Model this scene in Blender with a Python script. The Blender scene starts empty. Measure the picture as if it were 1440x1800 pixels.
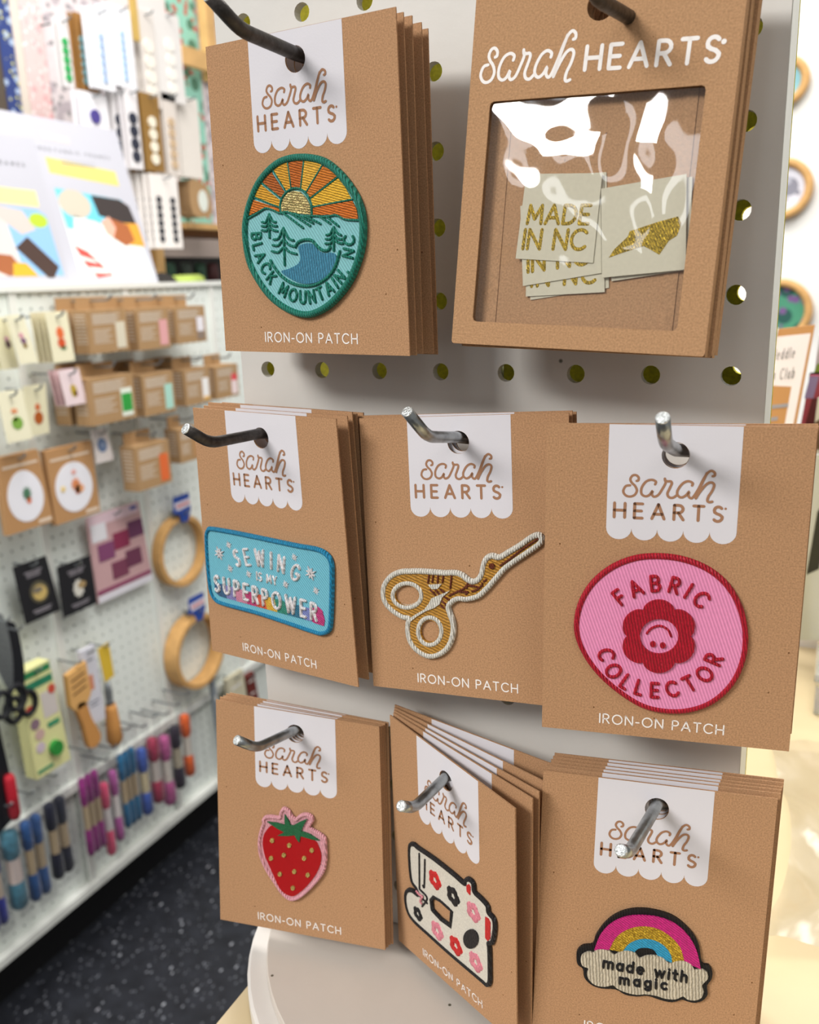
import bpy, bmesh, math, random
from mathutils import Vector, Matrix
from mathutils.geometry import tessellate_polygon
random.seed(7)
IN = 0.0254
col = bpy.context.scene.collection
scn = bpy.context.scene

# ---------------------------------------------------------------- frame of reference
# working coordinates in inches: X right along the spinner panel, Y down, Z away; floor at Y = 56
F_PX = 1564.45
RC = ((0.90418, 0.03193, 0.42595), (0.08001, 0.96689, -0.24232), (-0.41958, 0.25318, 0.87169))
CC = (8.1857, -1.3214, -11.9703)
FLOOR = 56.0
def w(X, Y, Z): return Vector((X, Z, FLOOR - Y)) * IN
def wd(v): return Vector((v[0], v[2], -v[1]))
def ray(px, py):
    c = ((px - 720) / F_PX, (py - 900) / F_PX, 1.0)
    return [sum(RC[k][i] * c[k] for k in range(3)) for i in range(3)]
def onax(px, py, i, v):
    d = ray(px, py); s = (v - CC[i]) / d[i]
    return [CC[k] + d[k] * s for k in range(3)]

# ---------------------------------------------------------------- camera, world, lights, exposure
cam_d = bpy.data.cameras.new('camera'); cam = bpy.data.objects.new('camera', cam_d); col.objects.link(cam)
r_ = wd(RC[0]); u_ = -wd(RC[1]); b_ = -wd(RC[2])
M = Matrix((r_, u_, b_)).transposed().to_4x4(); M.translation = w(*CC)
cam.matrix_world = M
cam_d.sensor_fit = 'HORIZONTAL'; cam_d.sensor_width = 36; cam_d.lens = F_PX / 1440 * 36
cam_d.clip_start = 0.01; cam_d.clip_end = 60
cam_d.dof.use_dof = True; cam_d.dof.focus_distance = 11.8 * IN; cam_d.dof.aperture_fstop = 19.0
scn.camera = cam

world = bpy.data.worlds.new('world'); scn.world = world; world.use_nodes = True
world.node_tree.nodes['Background'].inputs[0].default_value = (1.0, 0.985, 0.96, 1)
world.node_tree.nodes['Background'].inputs[1].default_value = 0.31

def area(name, X, Y, Z, sx, sy, power, color=(1, 0.98, 0.95), aim=None):
    d = bpy.data.lights.new(name, 'AREA'); d.shape = 'RECTANGLE'; d.size = sx * IN; d.size_y = sy * IN
    d.energy = power; d.color = color
    o = bpy.data.objects.new(name, d); col.objects.link(o); o.location = w(X, Y, Z)
    if aim is not None:
        o.rotation_euler = (w(*aim) - o.location).to_track_quat('-Z', 'Y').to_euler()
    return o
area('ceiling_lamp', -46, -58, -84, 44, 24, 66, aim=(3, 2, 0))
area('ceiling_lamp', 38, -62, -40, 24, 60, 8, aim=(5, 20, 0))
area('ceiling_lamp', -14, -62, 30, 24, 72, 62, aim=(-34, 44, 40))
area('ceiling_lamp', 30, -66, 66, 24, 48, 19, aim=(20, 0, 90))
area('ceiling_lamp', -64, -62, 80, 24, 48, 11, aim=(-64, 40, 85))
area('film_highlight_strip', -62, -60, -170, 14, 150, 16, color=(.93, .96, 1))  # unseen long strip, added to streak the envelope film with highlights
area('film_highlight_strip', -8, -60, -170, 14, 150, 16, color=(.93, .96, 1))  # second added strip, out of view, for the same film highlights

scn.view_settings.view_transform = 'Standard'; scn.view_settings.look = 'None'
scn.view_settings.exposure = 0.0; scn.view_settings.gamma = 1.0
try: scn.view_settings.use_curve_mapping = False
except Exception: pass

# ---------------------------------------------------------------- materials
def lin(h):
    h = h.lstrip('#'); o = []
    for i in (0, 2, 4):
        c = int(h[i:i+2], 16) / 255
        o.append(c / 12.92 if c <= 0.04045 else ((c + 0.055) / 1.055) ** 2.4)
    return o
_m = {}
def mat(name, hexc, rough=0.6, metal=0.0, noise=0.0, nscale=400, bump=0.0, bscale=800, wave=None, spec=0.3, sheen=0.0, dark=None, glit=0.0):
    """wave = (scale, angle, strength) : stitched or woven relief"""
    if name in _m: return _m[name]
    m = bpy.data.materials.new(name); m.use_nodes = True; nt = m.node_tree; N = nt.nodes; L = nt.links
    p = N['Principled BSDF']; c = lin(hexc)
    p.inputs['Base Color'].default_value = (*c, 1); p.inputs['Roughness'].default_value = rough
    p.inputs['Metallic'].default_value = metal; p.inputs['Specular IOR Level'].default_value = spec
    if sheen: p.inputs['Sheen Weight'].default_value = sheen
    tc = N.new('ShaderNodeTexCoord')
    last = None
    if noise:
        n = N.new('ShaderNodeTexNoise'); n.inputs['Scale'].default_value = nscale; n.inputs['Detail'].default_value = 4
        L.new(tc.outputs['Object'], n.inputs['Vector'])
        r = N.new('ShaderNodeValToRGB'); r.color_ramp.elements[0].position = 0.3; r.color_ramp.elements[1].position = 0.7
        r.color_ramp.elements[0].color = (*[max(0, x * (1 - noise)) for x in c], 1)
        r.color_ramp.elements[1].color = (*[min(1, x * (1 + noise)) for x in c], 1)
        L.new(n.outputs['Fac'], r.inputs['Fac']); last = r.outputs['Color']
    if dark:
        v = N.new('ShaderNodeTexVoronoi'); v.inputs['Scale'].default_value = dark[0]
        L.new(tc.outputs['Object'], v.inputs['Vector'])
        r2 = N.new('ShaderNodeValToRGB'); r2.color_ramp.elements[0].position = dark[1]; r2.color_ramp.elements[1].position = dark[1] + 0.03
        r2.color_ramp.elements[0].color = (1, 1, 1, 1); r2.color_ramp.elements[1].color = (0, 0, 0, 1)
        L.new(v.outputs['Distance'], r2.inputs['Fac'])
        mx = N.new('ShaderNodeMix'); mx.data_type = 'RGBA'; mx.inputs['B'].default_value = (*lin(dark[2]), 1)
        if last: L.new(last, mx.inputs['A'])
        else: mx.inputs['A'].default_value = (*c, 1)
        wn = N.new('ShaderNodeMath'); wn.operation = 'GREATER_THAN'; wn.inputs[1].default_value = dark[3]
        sp = N.new('ShaderNodeSeparateColor'); L.new(v.outputs['Color'], sp.inputs[0]); L.new(sp.outputs[0], wn.inputs[0])
        ml = N.new('ShaderNodeMath'); ml.operation = 'MULTIPLY'; L.new(wn.outputs[0], ml.inputs[0]); L.new(r2.outputs['Color'], ml.inputs[1])
        L.new(ml.outputs[0], mx.inputs['Factor']); last = mx.outputs['Result']
    hts = []
    if wave:
        mp = N.new('ShaderNodeMapping'); mp.inputs['Rotation'].default_value = (0, wave[1], 0)
        L.new(tc.outputs['Object'], mp.inputs['Vector'])
        wv = N.new('ShaderNodeTexWave'); wv.inputs['Scale'].default_value = wave[0]; wv.inputs['Distortion'].default_value = wave[3] if len(wave) > 3 else 1.2
        wv.inputs['Detail'].default_value = 2; wv.inputs['Detail Scale'].default_value = 3
        L.new(mp.outputs[0], wv.inputs['Vector'])
        hts.append((wv.outputs['Fac'], wave[2]))
        mm = N.new('ShaderNodeMix'); mm.data_type = 'RGBA'; mm.blend_type = 'MULTIPLY'; mm.inputs['Factor'].default_value = 0.75 if wave[2] > .65 else .4
        rr = N.new('ShaderNodeValToRGB'); rr.color_ramp.elements[0].color = (0.55, 0.55, 0.55, 1); rr.color_ramp.elements[1].color = (1.25, 1.25, 1.25, 1)
        L.new(wv.outputs['Fac'], rr.inputs['Fac'])
        if last: L.new(last, mm.inputs['A'])
        else: mm.inputs['A'].default_value = (*c, 1)
        L.new(rr.outputs['Color'], mm.inputs['B']); last = mm.outputs['Result']
    if bump:
        n2 = N.new('ShaderNodeTexNoise'); n2.inputs['Scale'].default_value = bscale; n2.inputs['Detail'].default_value = 3
        L.new(tc.outputs['Object'], n2.inputs['Vector']); hts.append((n2.outputs['Fac'], bump))
    if last: L.new(last, p.inputs['Base Color'])
    prev = None
    for h, s in hts:
        b = N.new('ShaderNodeBump'); b.inputs['Strength'].default_value = s; b.inputs['Distance'].default_value = 0.0006
        L.new(h, b.inputs['Height'])
        if prev: L.new(prev, b.inputs['Normal'])
        prev = b.outputs['Normal']
    if prev: L.new(prev, p.inputs['Normal'])
    if glit:
        g = N.new('ShaderNodeTexNoise'); g.inputs['Scale'].default_value = 2600; g.inputs['Detail'].default_value = 1
        L.new(tc.outputs['Object'], g.inputs['Vector'])
        gr = N.new('ShaderNodeMapRange'); gr.inputs['From Min'].default_value = 0.35; gr.inputs['From Max'].default_value = 0.65
        gr.inputs['To Min'].default_value = 0.12; gr.inputs['To Max'].default_value = 0.75
        L.new(g.outputs['Fac'], gr.inputs['Value']); L.new(gr.outputs['Result'], p.inputs['Roughness'])
    _m[name] = m; return m

KRAFT = mat('kraft_board', '#B38A66', 0.85, noise=0.22, nscale=1900, bump=0.2, bscale=2400, spec=0.15, dark=(420, 0.10, '#6E4A2C', 0.95))
KRAFT2 = mat('kraft_envelope', '#B48C67', 0.85, noise=0.17, nscale=1600, bump=0.35, bscale=1700, spec=0.15, dark=(420, 0.10, '#7E5838', 0.95))
KRAFT3 = mat('kraft_plain', '#A98862', 0.85, noise=0.06, nscale=300, spec=0.15)
TABW = mat('label_white_print', '#DBD8DD', 0.7, bump=0.08, bscale=1500, spec=0.2)
INKB = mat('brown_ink', '#A47A5E', 0.8, spec=0.1)
INKW = mat('white_ink', '#F3EDE8', 0.7, spec=0.2)
PANEL = mat('panel_paint', '#D8D5CF', 0.5, noise=0.03, nscale=40, bump=0.12, bscale=350, spec=0.35, dark=(90, 0.09, '#6A6A5C', 0.9))
RAWB = mat('olive_hardboard', '#ECE45C', 0.8, noise=0.15, nscale=700, spec=0.15)
EDGE = mat('panel_edge_strip', '#D6DAD6', 0.35, noise=0.03, nscale=60, spec=0.4)
DISC = mat('turntable_paint', '#DAD5CF', 0.5, noise=0.02, nscale=50, bump=0.1, bscale=250, dark=(120, 0.08, '#77705f', 0.92))
DISC2 = mat('turntable_top_paint', '#CDC4BA', 0.5, noise=0.02, nscale=50, bump=0.1, bscale=250, dark=(160, 0.09, '#5c5648', 0.9))
PLY = mat('birch_table_top', '#CFBC96', 0.4, noise=0.07, nscale=14, spec=0.4)
STEEL = mat('zinc_steel', '#9EA3A4', 0.3, metal=0.95, noise=0.25, nscale=260, bump=0.2, bscale=500)
STEELD = mat('dark_steel', '#4A4643', 0.42, metal=0.7, noise=0.35, nscale=400, bump=0.3, bscale=600)
TIP = mat('sheared_steel_tip', '#D2D6D6', 0.35, metal=0.8, noise=0.35, nscale=1600, bump=0.8, bscale=1500)
GPEG = mat('gondola_board', '#E8EEE9', 0.45, noise=0.02, nscale=20, spec=0.4)
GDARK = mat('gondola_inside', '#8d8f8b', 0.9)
GRAIL = mat('gondola_rail', '#E6E8E3', 0.4, noise=0.02, nscale=20)
WIRE = mat('wire_hook', '#8C9194', 0.35, metal=0.7, noise=0.1, nscale=100)

# ---------------------------------------------------------------- object helpers
def link(name, me, parent=None, m=None):
    o = bpy.data.objects.new(name, me); col.objects.link(o)
    if parent is not None: o.parent = parent
    if m is not None and me is not None: me.materials.append(m)
    return o
def tag(o, label=None, cat=None, group=None, kind=None):
    if label: o['label'] = label
    if cat: o['category'] = cat
    if group: o['group'] = group
    if kind: o['kind'] = kind
    return o
def empty(name, loc, label=None, cat=None, group=None):
    o = bpy.data.objects.new(name, None); col.objects.link(o); o.location = loc; o.empty_display_size = 0.01
    return tag(o, label, cat, group)
def copy_tree(o, parent=None, skip=()):
    c = o.copy(); col.objects.link(c)
    if parent is not None:
        c.parent = parent
    for ch in [x for x in col.objects if x.parent == o]:
        if ch.name.split('.')[0] in skip: continue
        copy_tree(ch, c, skip)
    return c

class MB:
    """collects geometry; points given by a mapping function, in inches"""
    def __init__(s, f=None): s.v = []; s.f = []; s.map = f or (lambda *p: Vector(p) * IN)
    def add(s, pts, faces):
        n = len(s.v); s.v += [s.map(*p) for p in pts]; s.f += [tuple(i + n for i in fc) for fc in faces]
    def box(s, a, b):
        x0, y0, z0 = a; x1, y1, z1 = b
        s.add([(x0, y0, z0), (x1, y0, z0), (x1, y1, z0), (x0, y1, z0), (x0, y0, z1), (x1, y0, z1), (x1, y1, z1), (x0, y1, z1)],
              [(0, 3, 2, 1), (4, 5, 6, 7), (0, 1, 5, 4), (1, 2, 6, 5), (2, 3, 7, 6), (3, 0, 4, 7)])
    def tube(s, path, r, seg=10, caps=True, closed=False, ry=None):
        P = [Vector(p) for p in path]; n = len(P); rings = []
        T = []
        for i in range(n):
            a = P[(i - 1) % n] if (closed or i > 0) else P[i]; b = P[(i + 1) % n] if (closed or i < n - 1) else P[i]
            T.append((b - a).normalized())
        up = Vector((0, 0, 1)) if abs(T[0].z) < 0.9 else Vector((0, 1, 0))
        nrm = (up - T[0] * up.dot(T[0])).normalized()
        for i in range(n):
            nrm = (nrm - T[i] * nrm.dot(T[i])).normalized(); bi = T[i].cross(nrm)
            rr = r[i] if isinstance(r, (list, tuple)) else r
            r2 = rr if ry is None else ry
            rings.append([tuple(P[i] + nrm * (math.cos(2 * math.pi * k / seg) * rr) + bi * (math.sin(2 * math.pi * k / seg) * r2)) for k in range(seg)])
        pts = [p for rg in rings for p in rg]; fs = []
        for i in range(n if closed else n - 1):
            j = (i + 1) % n
            for k in range(seg):
                k2 = (k + 1) % seg
                fs.append((i * seg + k, i * seg + k2, j * seg + k2, j * seg + k))
        if caps and not closed:
            fs.append(tuple(range(seg))[::-1]); fs.append(tuple((n - 1) * seg + k for k in range(seg)))
        s.add(pts, fs)
    # flat shapes live in (a right, b down, t out)
    def poly(s, outline, t0, t1, holes=(), back=False):
        loops = [list(outline)] + [list(h) for h in holes]
        tris = tessellate_polygon([[Vector((p[0], p[1], 0)) for p in l] for l in loops])
        flat = [p for l in loops for p in l]
        s.add([(p[0], p[1], t1) for p in flat], [tuple(t) for t in tris])
        if back: s.add([(p[0], p[1], t0) for p in flat], [tuple(t) for t in tris])
        if t1 != t0:
            for l in loops:
                n = len(l)
                s.add([(p[0], p[1], t0) for p in l] + [(p[0], p[1], t1) for p in l],
                      [(i, (i + 1) % n, (i + 1) % n + n, i + n) for i in range(n)])
    def ribbon(s, path, wd_, t0, h=0.0, closed=False, cap=0.5):
        P = [Vector((p[0], p[1])) for p in path]
        Q = [P[0]]
        for p in P[1:]:
            if (p - Q[-1]).length > 1e-5: Q.append(p)
        P = Q; n = len(P)
        if n < 2: return
        W = [1.0] * n
        if not closed and cap:
            d0 = (P[0] - P[1]).normalized(); d1 = (P[-1] - P[-2]).normalized()
            P = [P[0] + d0 * wd_ * cap, P[0] + d0 * wd_ * cap * 0.7] + P + [P[-1] + d1 * wd_ * cap * 0.7, P[-1] + d1 * wd_ * cap]
            W = [0.05, 0.7] + W + [0.7, 0.05]; n += 4
        prof = [(-0.5, 0), (0.5, 0)] if h == 0 else [(-0.5, 0), (-0.38, 0.72), (0, 1), (0.38, 0.72), (0.5, 0)]
        k = len(prof); pts = []
        for i in range(n):
            a = P[(i - 1) % n] if (closed or i > 0) else P[i]; b = P[(i + 1) % n] if (closed or i < n - 1) else P[i]
            t = (b - a).normalized(); nn = Vector((-t.y, t.x))
            mit = 1.0
            if 0 < i < n - 1 or closed:
                e = (P[i] - a).normalized()
                mit = min(1.5, 1 / max(0.4, abs(e.dot(t))))
            for q, z in prof:
                p = P[i] + nn * (q * wd_ * W[i] * mit)
                pts.append((p.x, p.y, t0 + h * z * (W[i] ** 0.5)))
        fs = []
        for i in range(n if closed else n - 1):
            j = (i + 1) % n
            for q in range(k - 1): fs.append((i * k + q, i * k + q + 1, j * k + q + 1, j * k + q))
        s.add(pts, fs)
    def build(s, name, m, parent=None, smooth=False, flip=True, offset=None):
        me = bpy.data.meshes.new(name)
        V = s.v if offset is None else [p - offset for p in s.v]
        me.from_pydata(V, [], s.f); me.update()
        if flip:
            bm = bmesh.new(); bm.from_mesh(me); bmesh.ops.recalc_face_normals(bm, faces=bm.faces); bm.to_mesh(me); bm.free()
        if smooth:
            for p in me.polygons: p.use_smooth = True
        return link(name, me, parent, m)

def cr(P, closed=False, n=6):
    P = [Vector(p) for p in P]; N = len(P); out = []
    for i in range(N if closed else N - 1):
        p0 = P[(i - 1) % N] if (closed or i > 0) else P[0]; p1 = P[i]; p2 = P[(i + 1) % N]
        p3 = P[(i + 2) % N] if (closed or i + 2 < N) else P[-1]
        for k in range(n):
            t = k / n
            out.append(0.5 * ((2 * p1) + (-p0 + p2) * t + (2 * p0 - 5 * p1 + 4 * p2 - p3) * t * t + (-p0 + 3 * p1 - 3 * p2 + p3) * t ** 3))
    if not closed: out.append(P[-1])
    return [tuple(q) for q in out]
def circ(cx, cy, rx, ry=None, n=32, a0=0, a1=360):
    ry = rx if ry is None else ry
    full = abs(a1 - a0) >= 360
    return [(cx + rx * math.cos(math.radians(a0 + (a1 - a0) * i / (n if full else n - 1))), cy + ry * math.sin(math.radians(a0 + (a1 - a0) * i / (n if full else n - 1)))) for i in range(n)]

# ---------------------------------------------------------------- stroke alphabet (x, y up, cap height 1)
def arc(cx, cy, rx, ry, a0, a1, n=12):
    return [(cx + rx * math.cos(math.radians(a0 + (a1 - a0) * i / (n - 1))), cy + ry * math.sin(math.radians(a0 + (a1 - a0) * i / (n - 1)))) for i in range(n)]
G = {
 'A': (.8, [[(0, 0), (.4, 1)], [(.4, 1), (.8, 0)], [(.14, .32), (.66, .32)]]),
 'B': (.6, [[(0, 0), (0, 1)], [(0, 1), (.3, 1)] + arc(.3, .76, .24, .24, 90, -90, 8) + [(0, .52)], [(.3, .52)] + arc(.32, .26, .28, .26, 90, -90, 8) + [(0, 0)]]),
 'C': (.8, [arc(.46, .5, .46, .5, 45, 315, 18)]),
 'D': (.72, [[(0, 0), (0, 1)], [(0, 1), (.24, 1)] + arc(.24, .5, .48, .5, 90, -90, 14) + [(0, 0)]]),
 'E': (.52, [[(0, 0), (0, 1)], [(0, 1), (.52, 1)], [(0, .5), (.46, .5)], [(0, 0), (.52, 0)]]),
 'F': (.5, [[(0, 0), (0, 1)], [(0, 1), (.5, 1)], [(0, .5), (.44, .5)]]),
 'G': (.84, [arc(.46, .5, .46, .5, 50, 350, 20) + [(.92, .46), (.56, .46)]]),
 'H': (.7, [[(0, 0), (0, 1)], [(.7, 0), (.7, 1)], [(0, .5), (.7, .5)]]),
 'I': (.0, [[(0, 0), (0, 1)]]),
 'K': (.62, [[(0, 0), (0, 1)], [(.6, 1), (.04, .45)], [(.2, .6), (.64, 0)]]),
 'L': (.46, [[(0, 1), (0, 0)], [(0, 0), (.46, 0)]]),
 'M': (.84, [[(0, 0), (0.06, 1)], [(0.06, 1), (.42, .25)], [(.42, .25), (.78, 1)], [(.78, 1), (.84, 0)]]),
 'N': (.7, [[(0, 0), (0, 1)], [(0, 1), (.7, 0)], [(.7, 0), (.7, 1)]]),
 'O': (.94, [arc(.47, .5, .47, .5, 0, 360, 24)]),
 'P': (.56, [[(0, 0), (0, 1)], [(0, 1), (.28, 1)] + arc(.28, .73, .28, .27, 90, -90, 8) + [(0, .46)]]),
 'R': (.6, [[(0, 0), (0, 1)], [(0, 1), (.28, 1)] + arc(.28, .74, .28, .26, 90, -90, 8) + [(0, .48)], [(.28, .46), (.6, 0)]]),
 'S': (.56, [arc(.29, .75, .25, .25, 35, 200, 9)[:-1] + [(.07, .62), (.2, .53), (.4, .46), (.52, .36)] + arc(.28, .27, .28, .27, 10, -145, 9)]),
 'T': (.64, [[(.32, 0), (.32, 1)], [(0, 1), (.64, 1)]]),
 'U': (.68, [[(0, 1), (0, .34)] + arc(.34, .34, .34, .34, 180, 360, 12) + [(.68, 1)]]),
 'W': (1.1, [[(0, 1), (.28, 0)], [(.28, 0), (.55, .9)], [(.55, .9), (.82, 0)], [(.82, 0), (1.1, 1)]]),
 'X': (.66, [[(0, 0), (.66, 1)], [(0, 1), (.66, 0)]]),
 'Y': (.68, [[(0, 1), (.34, .46)], [(.68, 1), (.34, .46)], [(.34, .46), (.34, 0)]]),
 '-': (.3, [[(0, .38), (.3, .38)]]), ',': (.1, [[(.1, .08), (.02, -.2)]]), '.': (.04, [[(0, 0), (.04, .02)]]), ' ': (.26, []),
 'm': (.8, [[(0, 0), (0, .66)], arc(.2, .44, .2, .2, 180, 0, 8) + [(.4, 0)], arc(.6, .44, .2, .2, 180, 0, 8) + [(.8, 0)]]),
 'a': (.5, [[(.5, .66), (.5, 0)], arc(.25, .32, .25, .32, 0, 360, 16)]),
 'd': (.5, [[(.5, 1), (.5, 0)], arc(.25, .32, .25, .32, 0, 360, 16)]),
 'b': (.5, [[(0, 1), (0, 0)], arc(.25, .32, .25, .32, 0, 360, 16)]),
 'e': (.54, [[(.02, .34), (.52, .34)] + arc(.27, .33, .26, .32, 0, 310, 14)]),
 'w': (.8, [[(0, .66), (.2, 0)], [(.2, 0), (.4, .62)], [(.4, .62), (.6, 0)], [(.6, 0), (.8, .66)]]),
 'i': (.0, [[(0, 0), (0, .64)], [(0, .9), (0.01, .93)]]),
 'l': (.0, [[(0, 0), (0, 1)]]),
 't': (.34, [[(.15, .95), (.15, 0.1), (.3, 0)], [(0, .64), (.34, .64)]]),
 'h': (.44, [[(0, 0), (0, 1)], arc(.22, .42, .22, .22, 180, 0, 8) + [(.44, 0)]]),
 'n': (.44, [[(0, 0), (0, .66)], arc(.22, .42, .22, .22, 180, 0, 8) + [(.44, 0)]]),
 'u': (.44, [[(0, .66), (0, .24)] + arc(.22, .22, .22, .22, 180, 360, 8), [(.44, .66), (.44, 0)]]),
 'o': (.54, [arc(.27, .32, .27, .32, 0, 360, 16)]),
 'g': (.5, [[(.5, .66), (.5, -.12)] + arc(.25, -.12, .25, .2, 0, -150, 8), arc(.25, .32, .25, .32, 0, 360, 16)]),
 'c': (.46, [arc(.27, .32, .27, .32, 50, 310, 12)]),
}
def polylen(P): return sum((Vector(P[i + 1]) - Vector(P[i])).length for i in range(len(P) - 1))
def text(mb, s, base, h, wd_, t0, hh=0.0, slant=0.0, gap=None, wsc=1.0):
    """letters along the baseline polyline (a, b down); spaced to fill it"""
    base = [Vector(p) for p in base]; L = polylen(base)
    ws = [G[c][0] * h * wsc for c in s]
    g = (L - sum(ws)) / max(1, len(s) - 1) if gap is None else gap
    x = 0
    def at(d):
        d = max(0, min(L - 1e-6, d)); acc = 0
        for i in range(len(base) - 1):
            l = (base[i + 1] - base[i]).length
            if acc + l >= d:
                t = (base[i + 1] - base[i]) / l
                return base[i] + t * (d - acc), t
            acc += l
        return base[-1], (base[-1] - base[-2]).normalized()
    for c, ww in zip(s, ws):
        p, _ = at(x + ww / 2)
        pa, _ = at(x + ww / 2 - h * .3); pb, _ = at(x + ww / 2 + h * .3)
        t = (pb - pa).normalized(); n = Vector((t.y, -t.x))
        for st in G[c][1]:
            mb.ribbon([p + t * ((q[0] * wsc + slant * q[1]) * h - ww / 2) + n * (q[1] * h) for q in st], wd_, t0, hh)
        x += ww + g

# ---------------------------------------------------------------- the cards' planes
CARDS = {
'A': ([[0.99617, -0.00063, 0.08746], [0.00041, 1.0, 0.0026], [-0.08746, -0.00255, 0.99617]], [0.2638, -4.3879, -1.3554]),
'B': ([[0.98411, 0.01878, 0.17654], [-0.01967, 0.9998, 0.00327], [-0.17645, -0.00669, 0.98429]], [-0.8641, 0.5458, -0.9477]),
'C': ([[0.99805, 0.05254, -0.03357], [-0.05006, 0.99622, 0.07104], [0.03717, -0.06922, 0.99691]], [2.1258, 0.5624, -0.9658]),
'D': ([[0.98331, -0.00517, -0.18184], [0.00622, 0.99997, 0.00524], [0.18181, -0.00629, 0.98331]], [5.1181, 0.3923, -1.749]),
'E': ([[0.99166, 0.00554, -0.12876], [0.00565, 0.99624, 0.08645], [0.12875, -0.08646, 0.9879]], [-0.8289, 5.463, -1.092]),
'F': ([[0.87049, 0.00489, 0.49215], [-0.00074, 0.99996, -0.00861], [-0.49218, 0.00713, 0.87047]], [2.2087, 5.4433, -0.6054]),
'G': ([[0.97514, -0.01472, -0.22109], [0.03426, 0.99581, 0.08483], [0.21891, -0.09029, 0.97156]], [5.0414, 5.2419, -1.4246]),
'H': ([[0.99703, -0.05254, 0.05627], [0.04536, 0.99149, 0.122], [-0.0622, -0.11908, 0.99093]], [3.8012, -0.5334, -1.5]),
}
CORN = {'A': [(361.3, 82.5), (695.5, 11.7), (396.9, 616.8), (720.4, 625.7)], 'B': [(339, 716.6), (590.4, 736.4), (372.9, 1143.5), (630, 1208)],
'C': [(631.5, 735.4), (1000, 725), (656.7, 1205.8), None], 'D': [(961.3, 743), (1438, 751.5), (952.8, 1277.7), (1387.3, 1321)],
'E': [(379.5, 1229.9), (666.7, 1277.3), (387.5, 1616), (677.3, 1669.9)], 'F': [(685.3, 1256.9), (905.3, 1421.5), (701.1, 1652.6), (909, 1839)],
'G': [(955.4, 1354.2), (1367.8, 1404.7), None, None]}
HW, HV = 1.5, 0.357           # hole centre on the card
def loc(k, px, py, t=0.0):
    """photo pixel -> local (a, b) on the card plane raised by t, measured from the hole"""
    R, P = CARDS[k]; nrm = [R[i][2] for i in range(3)]
    P0 = [P[i] - nrm[i] * t for i in range(3)]
    d = ray(px, py)
    s = sum((P0[i] - CC[i]) * nrm[i] for i in range(3)) / sum(d[i] * nrm[i] for i in range(3))
    q = [CC[i] + d[i] * s - P0[i] for i in range(3)]
    a = sum(q[i] * R[i][0] for i in range(3)); b = sum(q[i] * R[i][1] for i in range(3))
    return (a - HW, b - HV) if k != 'H' else (a, b)
def crop(k, x0, y0, sc, t=0.05):
    return lambda P: [loc(k, x0 + p[0] * sc, y0 + p[1] * sc, t) for p in P]
def cmap(a, b, t=0): return Vector((a, -t, -b)) * IN
def root_matrix(R, P, a=0, b=0):
    org = [P[i] + R[i][0] * a + R[i][1] * b for i in range(3)]
    cx = wd([R[i][0] for i in range(3)]); cy = wd([R[i][2] for i in range(3)]); cz = -wd([R[i][1] for i in range(3)])
    Mx = Matrix((cx, cy, cz)).transposed().to_4x4(); Mx.translation = w(*org); return Mx
# logo, traced once in card coordinates on the scissors card
cl = crop('C', 690, 700, .15278, 0.0)
SARAH = [
 [(378, 820), (340, 830), (322, 880), (345, 920), (385, 933), (425, 915), (442, 870), (422, 825), (392, 795), (375, 760), (390, 724), (420, 716), (446, 738), (447, 766), (432, 774)],
 [(598, 803), (602, 775), (565, 758), (515, 778), (482, 840), (485, 900), (520, 925), (555, 912), (580, 870), (578, 905), (600, 927), (635, 908), (665, 850), (690, 785), (683, 760), (680, 742)],
 [(683, 758), (705, 768), (735, 768), (745, 790), (730, 840), (715, 890), (730, 925), (765, 932), (800, 905)],
 [(928, 803), (930, 778), (890, 760), (842, 785), (805, 850), (805, 900), (840, 926), (880, 905), (905, 868), (903, 905), (925, 930), (950, 915), (990, 830), (1020, 745), (1050, 680), (1085, 648), (1118, 665), (1122, 695), (1104, 702)],
 [(1050, 672), (1015, 775), (990, 860), (972, 930)],
 [(972, 930), (1005, 860), (1055, 785), (1098, 765), (1125, 790), (1112, 850), (1085, 905), (1078, 950), (1095, 965), (1122, 958)],
]
SARAH_L = [cr(cl(s), n=5) for s in SARAH]
_t0, _t1 = loc('C', 709, 734), loc('C', 891, 729)
TAB = (0.735 - HW, 2.225 - HW)         # tab left and right edge
def quad_map(k):
    base = [(-HW, -HV), (3 - HW, -HV), (-HW, 4 - HV), (3 - HW, 4 - HV)]
    if k in CORN:
        q = [loc(k, *c) if c else base[i] for i, c in enumerate(CORN[k])]
    else: q = base
    def f(a, b):
        u = (a + HW) / 3; v = (b + HV) / 4
        return tuple(q[0][i] * (1 - u) * (1 - v) + q[1][i] * u * (1 - v) + q[2][i] * (1 - u) * v + q[3][i] * u * v for i in (0, 1))
    return f
CARD_T = 0.022
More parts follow.
